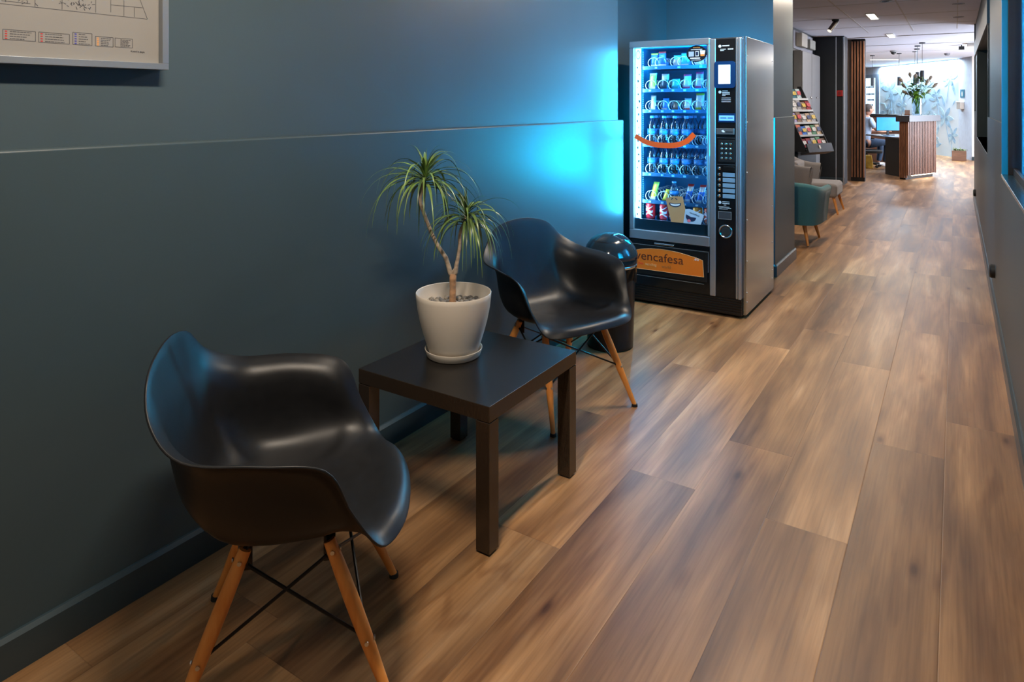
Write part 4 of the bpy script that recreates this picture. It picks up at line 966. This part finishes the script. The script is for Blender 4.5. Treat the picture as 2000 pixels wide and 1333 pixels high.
# ------------------------------------------------------------------ slatted screen and reception desk
M_slat = wood('slat_wood', S(112, 72, 50), S(150, 102, 74), 3, .5)
M_slatd = mat('slat_gap', (.012, .009, .008), .7)
ss = thing('slatted_screen', 'floor-to-ceiling screen of vertical brown wooden slats left of the reception', 'screen', (.43, 13.3, 0))
obj('backing', B().box(.345, .561, 13.285, 13.40, 0, H-.002), M_slatd, ss)
obj('side_panel', B().box(.288, .345, 13.27, 13.40, .0, H-.002), mat('screen_side', (.14, .10, .08), .5), ss)
for i in range(5): x = .352+i*.0455; obj('slat', B().box(x, x+.024, 13.235, 13.285, .07, H-.04), M_slat, ss, bevel=.002)
obj('plinth', B().box(.345, .561, 13.262, 13.285, 0, .07), M_slatd, ss)

P1 = Vector((1.180, 13.937, 0)); P2 = Vector((1.589, 14.908, 0)); dF = (P2-P1).normalized(); dL = Vector((-dF.y, dF.x, 0)); LF = (P2-P1).length
dk_ = thing('reception_desk', 'slatted brown reception counter with a dark grey top', 'desk', (P1+P2)/2+dL*.15)
def quad(a, l, w, z0, z1): # box along the desk's own directions
    return [a+Vector((0, 0, z0)), a+dF*l+Vector((0, 0, z0)), a+dF*l+dL*w+Vector((0, 0, z0)), a+dL*w+Vector((0, 0, z0))], (0, 0, z1-z0)
obj('body', B().prism(*quad(P1+dF*.03+dL*.006, LF-.05, .15, .075, 1.03)), M_slatd, dk_)
n = 18
for i in range(n): obj('slat', B().prism(*quad(P1+dF*(LF*i/n), LF/n*.55, .021, .08, 1.028)), M_slat, dk_)
for i in range(4): obj('slat', B().prism(*quad(P1+dL*(.025+.036*i)-dF*.002, .02, .021, .03, 1.028)), M_slat, dk_)
obj('top', B().prism(*quad(P1-dF*.03-dL*.035, LF+.10, .24, 1.03, 1.14)), mat('counter_charcoal', (.042, .042, .048), .4), dk_, bevel=.004)
obj('plinth', B().prism(*quad(P1+dF*.03+dL*.06, LF-.06, .10, 0, .075)), M_matblk, dk_)
obj('light_strip', B().prism(*quad(P1+dF*.20+dL*.03, LF-.22, .02, .058, .074)), mat('warm_led', (.9, .85, .7), .5, emis=(1, .80, .55), es=9), dk_)
ld = thing('work_desk', 'low dark grey desk joined to the reception counter, carrying the monitor', 'desk', (.9, 15, 0))
M_cgrey = mat('desk_charcoal', (.030, .030, .031), .5)
def poly(pts, z0, z1): return B().prism([(x, y, z0) for x, y in pts], (0, 0, z1-z0))
obj('end_panel', poly([(1.075, 14.36), (.747, 14.890), (.772, 14.905), (1.10, 14.375)], 0, .70), M_cgrey, ld, bevel=.002)
obj('worktop', poly([(1.085, 14.33), (.735, 14.895), (.30, 15.75), (.95, 16.25), (1.36, 15.15), (1.30, 14.80)], .70, .725), mat('desk_top_grey', (.14, .14, .15), .35), ld, bevel=.002)
obj('back_panel', poly([(.95, 16.2), (1.34, 15.17), (1.31, 15.16), (.92, 16.19)], .1, .70), M_cgrey, ld)
for x, y, nm in ((.84, 14.98, 'blue'), (.95, 14.72, 'white'), (1.06, 14.60, 'pink')):
    o = obj('paper_sheet', B().box(-.105, .105, -.15, .15, .7255, .728, Matrix.Translation((x, y, 0)) @ Matrix.Rotation(.55, 4, 'Z')), mat('paper_%s' % nm, {'blue': (.15, .35, .65), 'white': (.75, .78, .8), 'pink': (.65, .25, .35)}[nm], .5))
    tag(o, '%s sheet of paper lying on the low dark desk under the monitor' % nm, 'paper')
mn = thing('monitor', 'wide computer monitor with a bright blue screen on the work desk', 'monitor', (.76, 15.42, .726), math.radians(32))
def mm(b_): b_.b.transform(parent_world(mn)); return b_
obj('stand', mm(B().box(-.10, .10, -.05, .07, 0, .012).box(-.02, .02, .01, .03, .012, .14)), M_matblk, mn)
obj('casing', mm(B().box(-.235, .235, -.0, .022, .085, .365)), M_matblk, mn, bevel=.004)
obj('screen', mm(B().box(-.225, .225, -.002, .0, .097, .352)), mat('monitor_blue', (.02, .2, .5), .3, emis=(.01, .34, .92), es=.95, var=.2, scale=9), mn)
pt = thing('low_partition', 'long low dark partition behind the reception worktop', 'partition', (.3, 17.9, 0))
u = (Vector((.95, 17.15, 0))-Vector((-.2, 18.3, 0))).normalized(); v = Vector((u.y, -u.x, 0)); a = Vector((-1.2, 19.3, 0))
obj('top_rail', B().prism([a+Vector((0, 0, 1.06)), a+u*2.95+Vector((0, 0, 1.06)), a+u*2.95-v*.3+Vector((0, 0, 1.06)), a-v*.3+Vector((0, 0, 1.06))], (0, 0, .05)), M_matblk, pt)
obj('panel', B().prism([a-v*.02, a+u*2.9-v*.02, a+u*2.9-v*.05, a-v*.05], (0, 0, 1.06)), wood('partition_wood', S(96, 62, 48), S(120, 80, 60), 2), pt)
tag(obj('table_lamp', B().lathe((.62, 17.2, 1.112), [(.03, 0), (.03, .01), (.006, .012), (.006, .10), (0, .10)], 16), M_matblk), 'thin dark stand on the partition top left of the counter', 'stand')

# vase with lilies on the counter
vc = Vector((1.296, 14.330, 1.141))
vs_ = thing('glass_vase', 'tall clear glass vase holding the lilies on the reception counter', 'vase', vc)
obj('body', B().lathe(vc, [(0, 0), (.075, 0), (.078, .01), (.080, .30), (.077, .30), (.074, .02), (0, .018)], 40), clear('vase_glass', (.86, .92, .97), .06, .03), vs_, smooth=True, auto=40)
fw = thing('lily_bouquet', 'large bouquet of closed lilies and long green leaves in the glass vase', 'flowers', vc+Vector((0, 0, .02)))
M_stemg = mat('stem_green', (.07, .20, .03), .5, var=.3); M_lg = mat('lily_leaf', (.045, .11, .035), .4, var=.5, scale=20); M_lgb = mat('lily_leaf_bright', (.16, .36, .03), .4, var=.3); M_bud = mat('lily_bud', (.22, .17, .12), .5, var=.4, scale=30)
rg = random.Random(2); RVd = Vector((.838, .546, 0)); FVd = Vector((-.546, .838, 0))
ends = [(-.24, .60), (-.20, .50), (-.13, .69), (-.05, .56), (.02, .66), (.06, .70), (.14, .55), (.22, .64), (.25, .50), (.18, .40), (-.16, .38), (.0, .48)]
for i, (dx, dz) in enumerate(ends):
    dd = rg.uniform(-.10, .10)
    base_ = vc+Vector((rg.uniform(-.03, .03), rg.uniform(-.03, .03), .03)); e = vc+RVd*(dx*.95+.02)+FVd*dd+Vector((0, 0, dz)); m1 = vc+RVd*dx*.25+Vector((0, 0, .33))
    path = [base_*(1-t_)**2+m1*2*t_*(1-t_)+e*t_*t_ for t_ in [k/10 for k in range(11)]]
    obj('stem', B().tube(path, .0042, 8), M_stemg, fw, smooth=True)
    if i % 2 == 0 or abs(dx) > .12:
        d_ = (path[-1]-path[-3]).normalized(); L_ = rg.uniform(.09, .13)
        obj('bud', B().tube([e-d_*.01, e+d_*L_*.25, e+d_*L_*.6, e+d_*L_*.9, e+d_*L_], [.007, .022, .030, .018, .002], 10), M_bud, fw, smooth=True)
lf = [B(), B()]
for i in range(75):
    dx, dz = ends[i % 12]; t_ = rg.uniform(.35, 1); p = vc+RVd*dx*t_*.9+Vector((0, 0, .22+(dz-.22)*t_))+FVd*rg.uniform(-.06, .06)
    leaf(lf[0 if i % 3 else 1], p, RVd*rg.choice((-1, 1))*rg.uniform(.4, 1)+FVd*rg.uniform(-.6, .6)+Vector((0, 0, rg.uniform(-.1, .8))), rg.uniform(.10, .19), .019, rg.uniform(.4, 1.5), rg.uniform(-.5, .5))
for i in range(22): leaf(lf[1], vc+RVd*rg.uniform(-.04, .04)+Vector((0, 0, rg.uniform(.24, .4))), Vector((rg.uniform(-.4, .4), rg.uniform(-.4, .4), rg.uniform(-1, .6))), .14, .020, .5, .2)
obj('foliage', lf[0], M_lg, fw, smooth=True); obj('foliage', lf[1], M_lgb, fw, smooth=True)
cp = thing('card_holder', 'small wooden card holder beside the vase on the reception counter', 'holder', (1.14, 14.30, 1.141))
obj('block', B().box(1.10, 1.19, 14.28, 14.32, 1.141, 1.165), wood('holder_wood', S(120, 80, 60), S(150, 100, 80), 3), cp)
obj('card', B().prism([(1.105, 14.29, 1.165), (1.185, 14.29, 1.165), (1.185, 14.33, 1.235), (1.105, 14.33, 1.235)], (0, .006, 0)), mat('holder_card', (.22, .13, .10), .5), cp)

# planter, restroom sign, dispenser
pl = thing('planter_box', 'square brown wooden planter box with a low plant near the far doorway', 'planter', (1.95, 19.35, 0))
obj('box', B().box(1.80, 2.09, 19.2, 19.5, 0, .24), wood('planter_wood', S(96, 70, 56), S(130, 96, 76), 2, axis=(.2, .2, 1.6)), pl, bevel=.006)
obj('soil', B().box(1.82, 2.07, 19.22, 19.48, .20, .235), mat('soil', (.03, .02, .015), .9), pl)
b = B(); rg = random.Random(9)
for i in range(60): leaf(b, (1.95+rg.uniform(-.11, .11), 19.35+rg.uniform(-.1, .1), .235), (rg.uniform(-1, 1), rg.uniform(-1, 1), 1.2), rg.uniform(.06, .13), .012, 1.2)
obj('plant', b, mat('planter_green', (.16, .22, .10), .6, var=.4), pl, smooth=True)
eu_ = dE.normalized(); nE = Vector((eu_.y, -eu_.x, 0))
if nE.y > 0: nE = -nE
def onE(t_, z, d=0): p = A0+eu_*t_+nE*d; return Vector((p.x, p.y, z))
sn = obj('restroom_sign', B().prism([onE(.14, 1.50, .002), onE(.42, 1.50, .002), onE(.42, 1.70, .002), onE(.14, 1.70, .002)], nE*.01), mat('sign_teal', (.02, .16, .25), .4), bevel=.001)
tag(sn, 'small teal sign with a pale figure on the white wall by the mural', 'sign')
obj('pictogram', B().prism([onE(.255, 1.53, .0125), onE(.305, 1.53, .0125), onE(.32, 1.60, .0125), onE(.29, 1.655, .0125), onE(.27, 1.655, .0125), onE(.24, 1.60, .0125)], nE*.002), M_white, sn)
dp = thing('hand_sanitiser_dispenser', 'pale dispenser fixed to the wall under the small teal sign', 'dispenser', onE(.27, 1.2))
obj('body', B().prism([onE(.14, 1.215, .002), onE(.40, 1.215, .002), onE(.40, 1.38, .002), onE(.14, 1.38, .002)], nE*.09), mat('dispenser_beige', (.55, .50, .45), .4), dp, bevel=.01)
obj('cover', B().prism([onE(.10, 1.38, .002), onE(.40, 1.38, .002), onE(.40, 1.40, .002), onE(.10, 1.40, .002)], nE*.10), M_white, dp, bevel=.004)

# ------------------------------------------------------------------ ceiling fittings
names = ['behind the camera', 'above the first armchair', 'above the bin', 'above the teal armchair', 'nearest of the two bright lights seen on the lobby ceiling', 'farther of the two bright lights seen on the lobby ceiling']
M_diff = mat('lamp_diffuser', (.9, .88, .8), .5, emis=(1, .90, .72), es=7)
for y, nm in zip(LAMP_Y, names):
    t_ = thing('ceiling_light', 'narrow rectangular white ceiling light '+nm if nm[0] in 'ab' else nm+', narrow and rectangular', 'ceiling light', (.99, y, H-.012), 0, 'narrow ceiling lights along the corridor')
    b = B(); rect_f = [(.935, .945, y-.33, y+.33), (1.035, 1.045, y-.33, y+.33), (.945, 1.035, y-.33, y-.32), (.945, 1.035, y+.32, y+.33)]
    for q in rect_f: b.box(q[0], q[1], q[2], q[3], H-.012, H)
    obj('frame', b, M_white, t_); obj('diffuser', B().box(.945, 1.035, y-.32, y+.32, H-.006, H-.001), M_diff, t_)
t_ = thing('ceiling_light', 'bright rectangular light turned crosswise over the reception, beside the dome camera', 'ceiling light', (.36, 19.6, H-.012))
Mr = Matrix.Translation((.36, 19.64, 0)) @ Matrix.Rotation(math.radians(-62), 4, 'Z')
obj('frame', B().box(-.05, .05, -.33, .33, H-.014, H-.004, Mr), M_white, t_); obj('diffuser', B().box(-.042, .042, -.32, .32, H-.018, H-.013, Mr), M_diff, t_)
sp = thing('spotlight', 'small black tiltable spotlight on the lobby ceiling', 'spotlight', (.54, 10.0, H))
obj('base', B().lathe((.54, 10.0, H-.022), [(0, 0), (.045, 0), (.045, .022), (0, .022)], 24), M_matblk, sp)
ax_ = Vector((-.42, -.45, -.75)).normalized(); p0 = Vector((.54, 10.0, H-.04))
obj('arm', B().tube([(.54, 10.0, H-.02), p0], .008), M_matblk, sp)
obj('barrel', B().tube([p0-ax_*.02, p0+ax_*.15], [.033, .033], 20), mat('spot_barrel', (.02, .012, .014), .4), sp, smooth=True, auto=40)
obj('lens', B().tube([p0+ax_*.150, p0+ax_*.154], [.029, .029], 20), mat('spot_lens', (.6, .6, .6), .3, emis=(1, .9, .8), es=1.0), sp)
M_pend = mat('pendant_black', (.03, .035, .045), .45)
pdn = [(1.365, 14.640, 1.751, 1.966, 'nearest, thickest pendant lamp right of the lilies'), (1.261, 15.383, 1.76, 1.97, 'pendant lamp behind the lilies, second in the row of four'), (1.216, 16.239, 1.76, 1.97, 'pendant lamp behind the lilies, third in the row of four'),
       (1.146, 17.011, 1.76, 1.97, 'pendant lamp behind the lilies, farthest in the row of four'), (.819, 17.5, 1.758, 1.953, 'black pendant lamp alone, left of the lilies'), (.254, 17.9, 1.763, 1.954, 'black pendant lamp next to the wooden slatted screen, in front of the window')]
for x, y, z0, z1, l in pdn:
    t_ = thing('pendant_lamp', l, 'pendant lamp', (x, y, z0), 0, 'black tube pendants over the reception')
    obj('shade', B().lathe((x, y, z0), [(.034, 0), (.036, .002), (.036, z1-z0-.002), (.033, z1-z0), (0, z1-z0)], 20), M_pend, t_, smooth=True, auto=40)
    obj('canopy', B().lathe((x, y, H-.022), [(0, 0), (.05, 0), (.05, .022), (0, .022)], 20), M_pend, t_)
    obj('cord', B().tube([(x, y, z1), (x, y, H-.02)], .004, 6), M_pend, t_)
dm = thing('dome_camera', 'small grey dome camera on the ceiling over the reception', 'camera', (.77, 16.6, H-.09))
obj('base', B().lathe((.77, 16.6, H-.035), [(0, 0), (.062, 0), (.066, .035), (0, .035)], 24), mat('dome_grey', (.25, .25, .24), .5), dm)
obj('dome', B().lathe((.77, 16.6, H-.085), [(0, 0), (.02, .003), (.04, .018), (.05, .05)], 24), mat('dome_dark', (.03, .03, .03), .15), dm, smooth=True)
o = obj('smoke_detector', B().lathe((1.72, 18.1, H-.05), [(0, 0), (.035, .0), (.055, .02), (.058, .05), (0, .05)], 24), mat('detector_grey', (.20, .20, .22), .5), smooth=True, auto=40); tag(o, 'round smoke detector on the ceiling in front of the mural corner', 'smoke detector')
o = obj('ceiling_projector', B().box(1.93, 2.02, 15.6, 15.75, H-.09, H-.03).box(1.965, 1.985, 15.66, 15.69, H-.03, H), M_matblk); tag(o, 'small black box hanging under the ceiling by the far right wall', 'sensor')
o = obj('ceiling_vent', B().box(2.06, 2.30, 15.2, 15.5, H-.055, H), mat('vent_beige', (.42, .38, .33), .6), bevel=.003); tag(o, 'beige ceiling vent at the right edge of the lobby ceiling', 'vent')
for x, y, l in ((1.244, 8.50, 'on the left near the top of the picture'), (1.912, 9.165, 'at the right, the nearer of two'), (1.915, 10.575, 'at the right, the farther of two')):
    t_ = thing('recessed_downlight', 'unlit round recessed downlight '+l, 'downlight', (x, y, H-.006), 0, 'unlit round downlights in the lobby ceiling')
    obj('ring', B().lathe((x, y, H-.006), [(.045, 0), (.06, 0), (.062, .006), (.045, .006), (.045, 0)], 28), mat('downlight_ring', (.40, .40, .41), .4), t_, smooth=True)
    obj('lamp', B().lathe((x, y, H-.004), [(0, 0), (.044, 0), (.044, .003), (0, .003)], 24), mat('downlight_grey', (.22, .22, .23), .3), t_)
# door stops on the right wall
for y, z, nm in ((5.50, .252, 'nearer, larger'), (10.73, .193, 'farther, smaller')):
    t_ = thing('door_stop', nm+' round black stop low on the right wall', 'door stop', (XR, y, z), 0, 'black stops on the right wall')
    obj('disc', B().lathe((XR, y, z), [(0, -.030), (.038, -.030), (.045, -.022), (.045, 0)], 24, Matrix.Rotation(-PI/2, 3, 'Y') @ Matrix.Diagonal((1, 1, -1))), M_matblk, t_, smooth=True, auto=40)

# ------------------------------------------------------------------ seated receptionist (seen past the slatted screen)
pr0 = Vector((.235, 16.34, 0)); PF = Vector((.84, .54, 0)).normalized(); PS = Vector((-PF.y, PF.x, 0))
def hp(f_, s_, z): return pr0+PF*f_+PS*s_+Vector((0, 0, z))
per = thing('person', 'person in a pale blue shirt and dark jeans sitting at the reception monitor', 'person', pr0)
def skin(name, pts, edges, root, m, parent, lev=2):
    me = bpy.data.meshes.new(name); inv = parent_world(parent).inverted()
    me.from_pydata([inv @ p for p, r in pts], edges, []); me.skin_vertices or None
    o = bpy.data.objects.new(name, me); COL.objects.link(o); o.parent = parent
    sk = o.modifiers.new('skin', 'SKIN'); sk.use_smooth_shade = True
    for i, (p, r) in enumerate(pts):
        v = me.skin_vertices[0].data[i]; v.radius = (r, r) if not hasattr(r, '__len__') else r; v.use_root = (i == root)
    o.modifiers.new('sub', 'SUBSURF').levels = lev; o.modifiers['sub'].render_levels = lev; me.materials.append(m); return o
M_skin = mat('skin', (.52, .27, .18), .5, var=.05)
pts = [(hp(0, 0, .50), .085), (hp(.01, 0, .65), .085), (hp(.03, 0, .82), .105), (hp(.05, 0, .98), .115), (hp(.07, 0, 1.07), .055), (hp(.085, 0, 1.12), .052)]
edges = [(0, 1), (1, 2), (2, 3), (3, 4), (4, 5)]
def limb(a, seq):
    for q in seq: pts.append(q); edges.append((a, len(pts)-1)); a = len(pts)-1
    return a
for s_ in (1, -1):
    wr = limb(3, [(hp(.05, s_*.16, 1.0), .055), (hp(.09, s_*.20, .90), .046), (hp(.16, s_*.215, .79), .038), (hp(.28, s_*.17, .77), .034), (hp(.37, s_*.12, .765), .026)])
    palm = limb(wr, [(hp(.41, s_*.11, .765), .024), (hp(.445, s_*.105, .765), .024)])
    for k, (l1, l2) in enumerate(((.032, .022), (.036, .026), (.034, .024), (.026, .018))):
        o_ = (k-1.5)*.019; limb(palm, [(hp(.465, s_*.105+o_, .767), .0088), (hp(.465+l1, s_*.105+o_, .770), .0080), (hp(.465+l1+l2, s_*.105+o_*1.05, .757), .0070)])
    limb(wr, [(hp(.395, s_*.11-s_*.030, .760), .0100), (hp(.425, s_*.11-s_*.045, .756), .0085)])
    limb(0, [(hp(.06, s_*.10, .50), .085), (hp(.24, s_*.12, .525), .072), (hp(.41, s_*.13, .53), .058), (hp(.41, s_*.13, .30), .048), (hp(.38, s_*.13, .09), .034)])
body = skin('body', pts, edges, 0, M_skin, per)
hd = B(); hc = hp(.10, 0, 1.225)
for i in range(1): hd.ball(hc, .1, (.98, .78, 1.15), 3, Matrix.Rotation(math.atan2(PF.y, PF.x), 4, 'Z'))
hm = parent_world(per)
for v in hd.b.verts:
    q = v.co-hc; f_ = q.dot(PF); z = q.z
    if z < 0: v.co -= PF*(f_*.10*(-z/.1)); v.co -= PS*(q.dot(PS)*.22*(-z/.1))
head = obj('head', hd, M_skin, per, smooth=True)
fb2 = B().ball(hp(.205, 0, 1.22), .016, (1.1, .8, 1.3), 2).ball(hp(.195, 0, 1.238), .010, (1, .8, 1.8), 2)
obj('nose', fb2, M_skin, head, smooth=True)
for s_ in (1, -1):
    obj('ear', B().ball(hp(.095, s_*.078, 1.22), .022, (.9, .4, 1.4), 2, Matrix.Rotation(math.atan2(PF.y, PF.x), 4, 'Z')), M_skin, head, smooth=True)
    obj('eye', B().ball(hp(.183, s_*.032, 1.24), .011, (1, 1, 1), 2), M_white, head, smooth=True)
    obj('iris', B().ball(hp(.190, s_*.032, 1.24), .0055, (1, 1, 1), 2), M_matblk, head, smooth=True)
obj('mouth', B().ball(hp(.186, 0, 1.175), .018, (.35, 1, .3), 2, Matrix.Rotation(math.atan2(PF.y, PF.x), 4, 'Z')), mat('lips', (.40, .13, .10), .5), head, smooth=True)
hr = B().ball(hp(.082, 0, 1.247), .1, (1.0, .84, 1.07), 3, Matrix.Rotation(math.atan2(PF.y, PF.x), 4, 'Z'))
bmesh.ops.delete(hr.b, geom=[f for f in hr.b.faces if (f.calc_center_median()-hc).dot(PF) > .045 and f.calc_center_median().z < 1.29 or f.calc_center_median().z < 1.18], context='FACES')
h_ = obj('hair', hr, mat('hair_brown', (.06, .04, .03), .7, var=.3, scale=60), per, smooth=True); h_.modifiers.new('t', 'SOLIDIFY').thickness = .006
M_shirt = mat('shirt_blue', (.42, .55, .72), .8, var=.06, bump=.2, bscale=40)
sp_ = [(hp(0, 0, .46), (.152, .135)), (hp(.01, 0, .65), (.142, .12)), (hp(.03, 0, .82), (.150, .13)), (hp(.05, 0, .99), (.14, .12)), (hp(.065, 0, 1.06), .065)]; se = [(0, 1), (1, 2), (2, 3), (3, 4)]
for s_ in (1, -1):
    a = 3
    for q in ((hp(.05, s_*.165, 1.0), .070), (hp(.09, s_*.205, .90), .064), (hp(.13, s_*.212, .84), .060)):
        sp_.append(q); se.append((a, len(sp_)-1)); a = len(sp_)-1
skin('shirt', sp_, se, 0, M_shirt, per)
M_jean = mat('jeans_navy', (.025, .050, .095), .85, var=.25, scale=12)
jp = [(hp(0, 0, .49), .142), (hp(-.01, 0, .60), .138)]; je = [(0, 1)]
for s_ in (1, -1):
    a = 0
    for q in ((hp(.08, s_*.10, .50), .100), (hp(.24, s_*.12, .525), .088), (hp(.42, s_*.13, .53), .076), (hp(.42, s_*.13, .30), .066), (hp(.38, s_*.13, .10), .055)):
        jp.append(q); je.append((a, len(jp)-1)); a = len(jp)-1
skin('jeans', jp, je, 0, M_jean, per)
for s_ in (1, -1):
    q = B().ball(hp(.43, s_*.13, .045), .1, (1.35, .48, .45), 3, Matrix.Rotation(math.atan2(PF.y, PF.x), 4, 'Z'))
    for v in q.b.verts: v.co.z = max(.001, v.co.z)
    obj('shoe', q, mat('shoe_white', (.62, .62, .62), .5), per, smooth=True)
oc = thing('office_chair', 'black office chair under the seated receptionist', 'chair', hp(.05, 0, 0))
Mo = parent_world(oc) @ Matrix.Rotation(math.atan2(PF.y, PF.x), 4, 'Z')
obj('seat', B().box(-.23, .24, -.23, .23, .30, .375, Mo), M_matblk, oc, bevel=.03, seg=4)
obj('backrest', B().box(-.34, -.29, -.20, .20, .45, .92, Mo), M_matblk, oc, bevel=.02, seg=3)
obj('back_bar', B().box(-.33, -.305, -.03, .03, .33, .50, Mo), M_matblk, oc)
obj('column', B().tube([Mo @ Vector((0, 0, .07)), Mo @ Vector((0, 0, .31))], .028, 14), M_matblk, oc)
for k in range(5):
    a = k*2*PI/5; e = Vector((math.cos(a)*.28, math.sin(a)*.28, .075))
    sk_ = obj('base_arm', B().tube([Mo @ Vector((0, 0, .09)), Mo @ e], [.024, .016], 8), M_matblk, oc)
    obj('castor', B().tube([Mo @ (e+Vector((0, -.02, -.048))), Mo @ (e+Vector((0, .02, -.048)))], .027, 14), M_rubber, sk_)
yb = B(); G = []
for i in range(13):
    v = i/12; row = []
    for k in range(16):
        a = 2*PI*k/16; r = .085*(1-.25*v)*(1+.12*math.sin(3*a+4*v)); row.append(Vector((.36+r*.9*math.cos(a), 16.02+r*.6*math.sin(a), .002+.27*v+.01*math.sin(5*a)*v)))
    G.append(row)
vs = [p for r in G for p in r]; yb.add(vs, [(i*16+k, i*16+(k+1) % 16, (i+1)*16+(k+1) % 16, (i+1)*16+k) for i in range(12) for k in range(16)]+[tuple(range(16))[::-1], tuple(range(192, 208))])
tag(obj('bag', yb, mat('bag_yellow', (.62, .40, .06), .55, var=.25, scale=12), smooth=True), 'yellow bag on the floor beside the seated receptionist, by the slatted screen', 'bag')
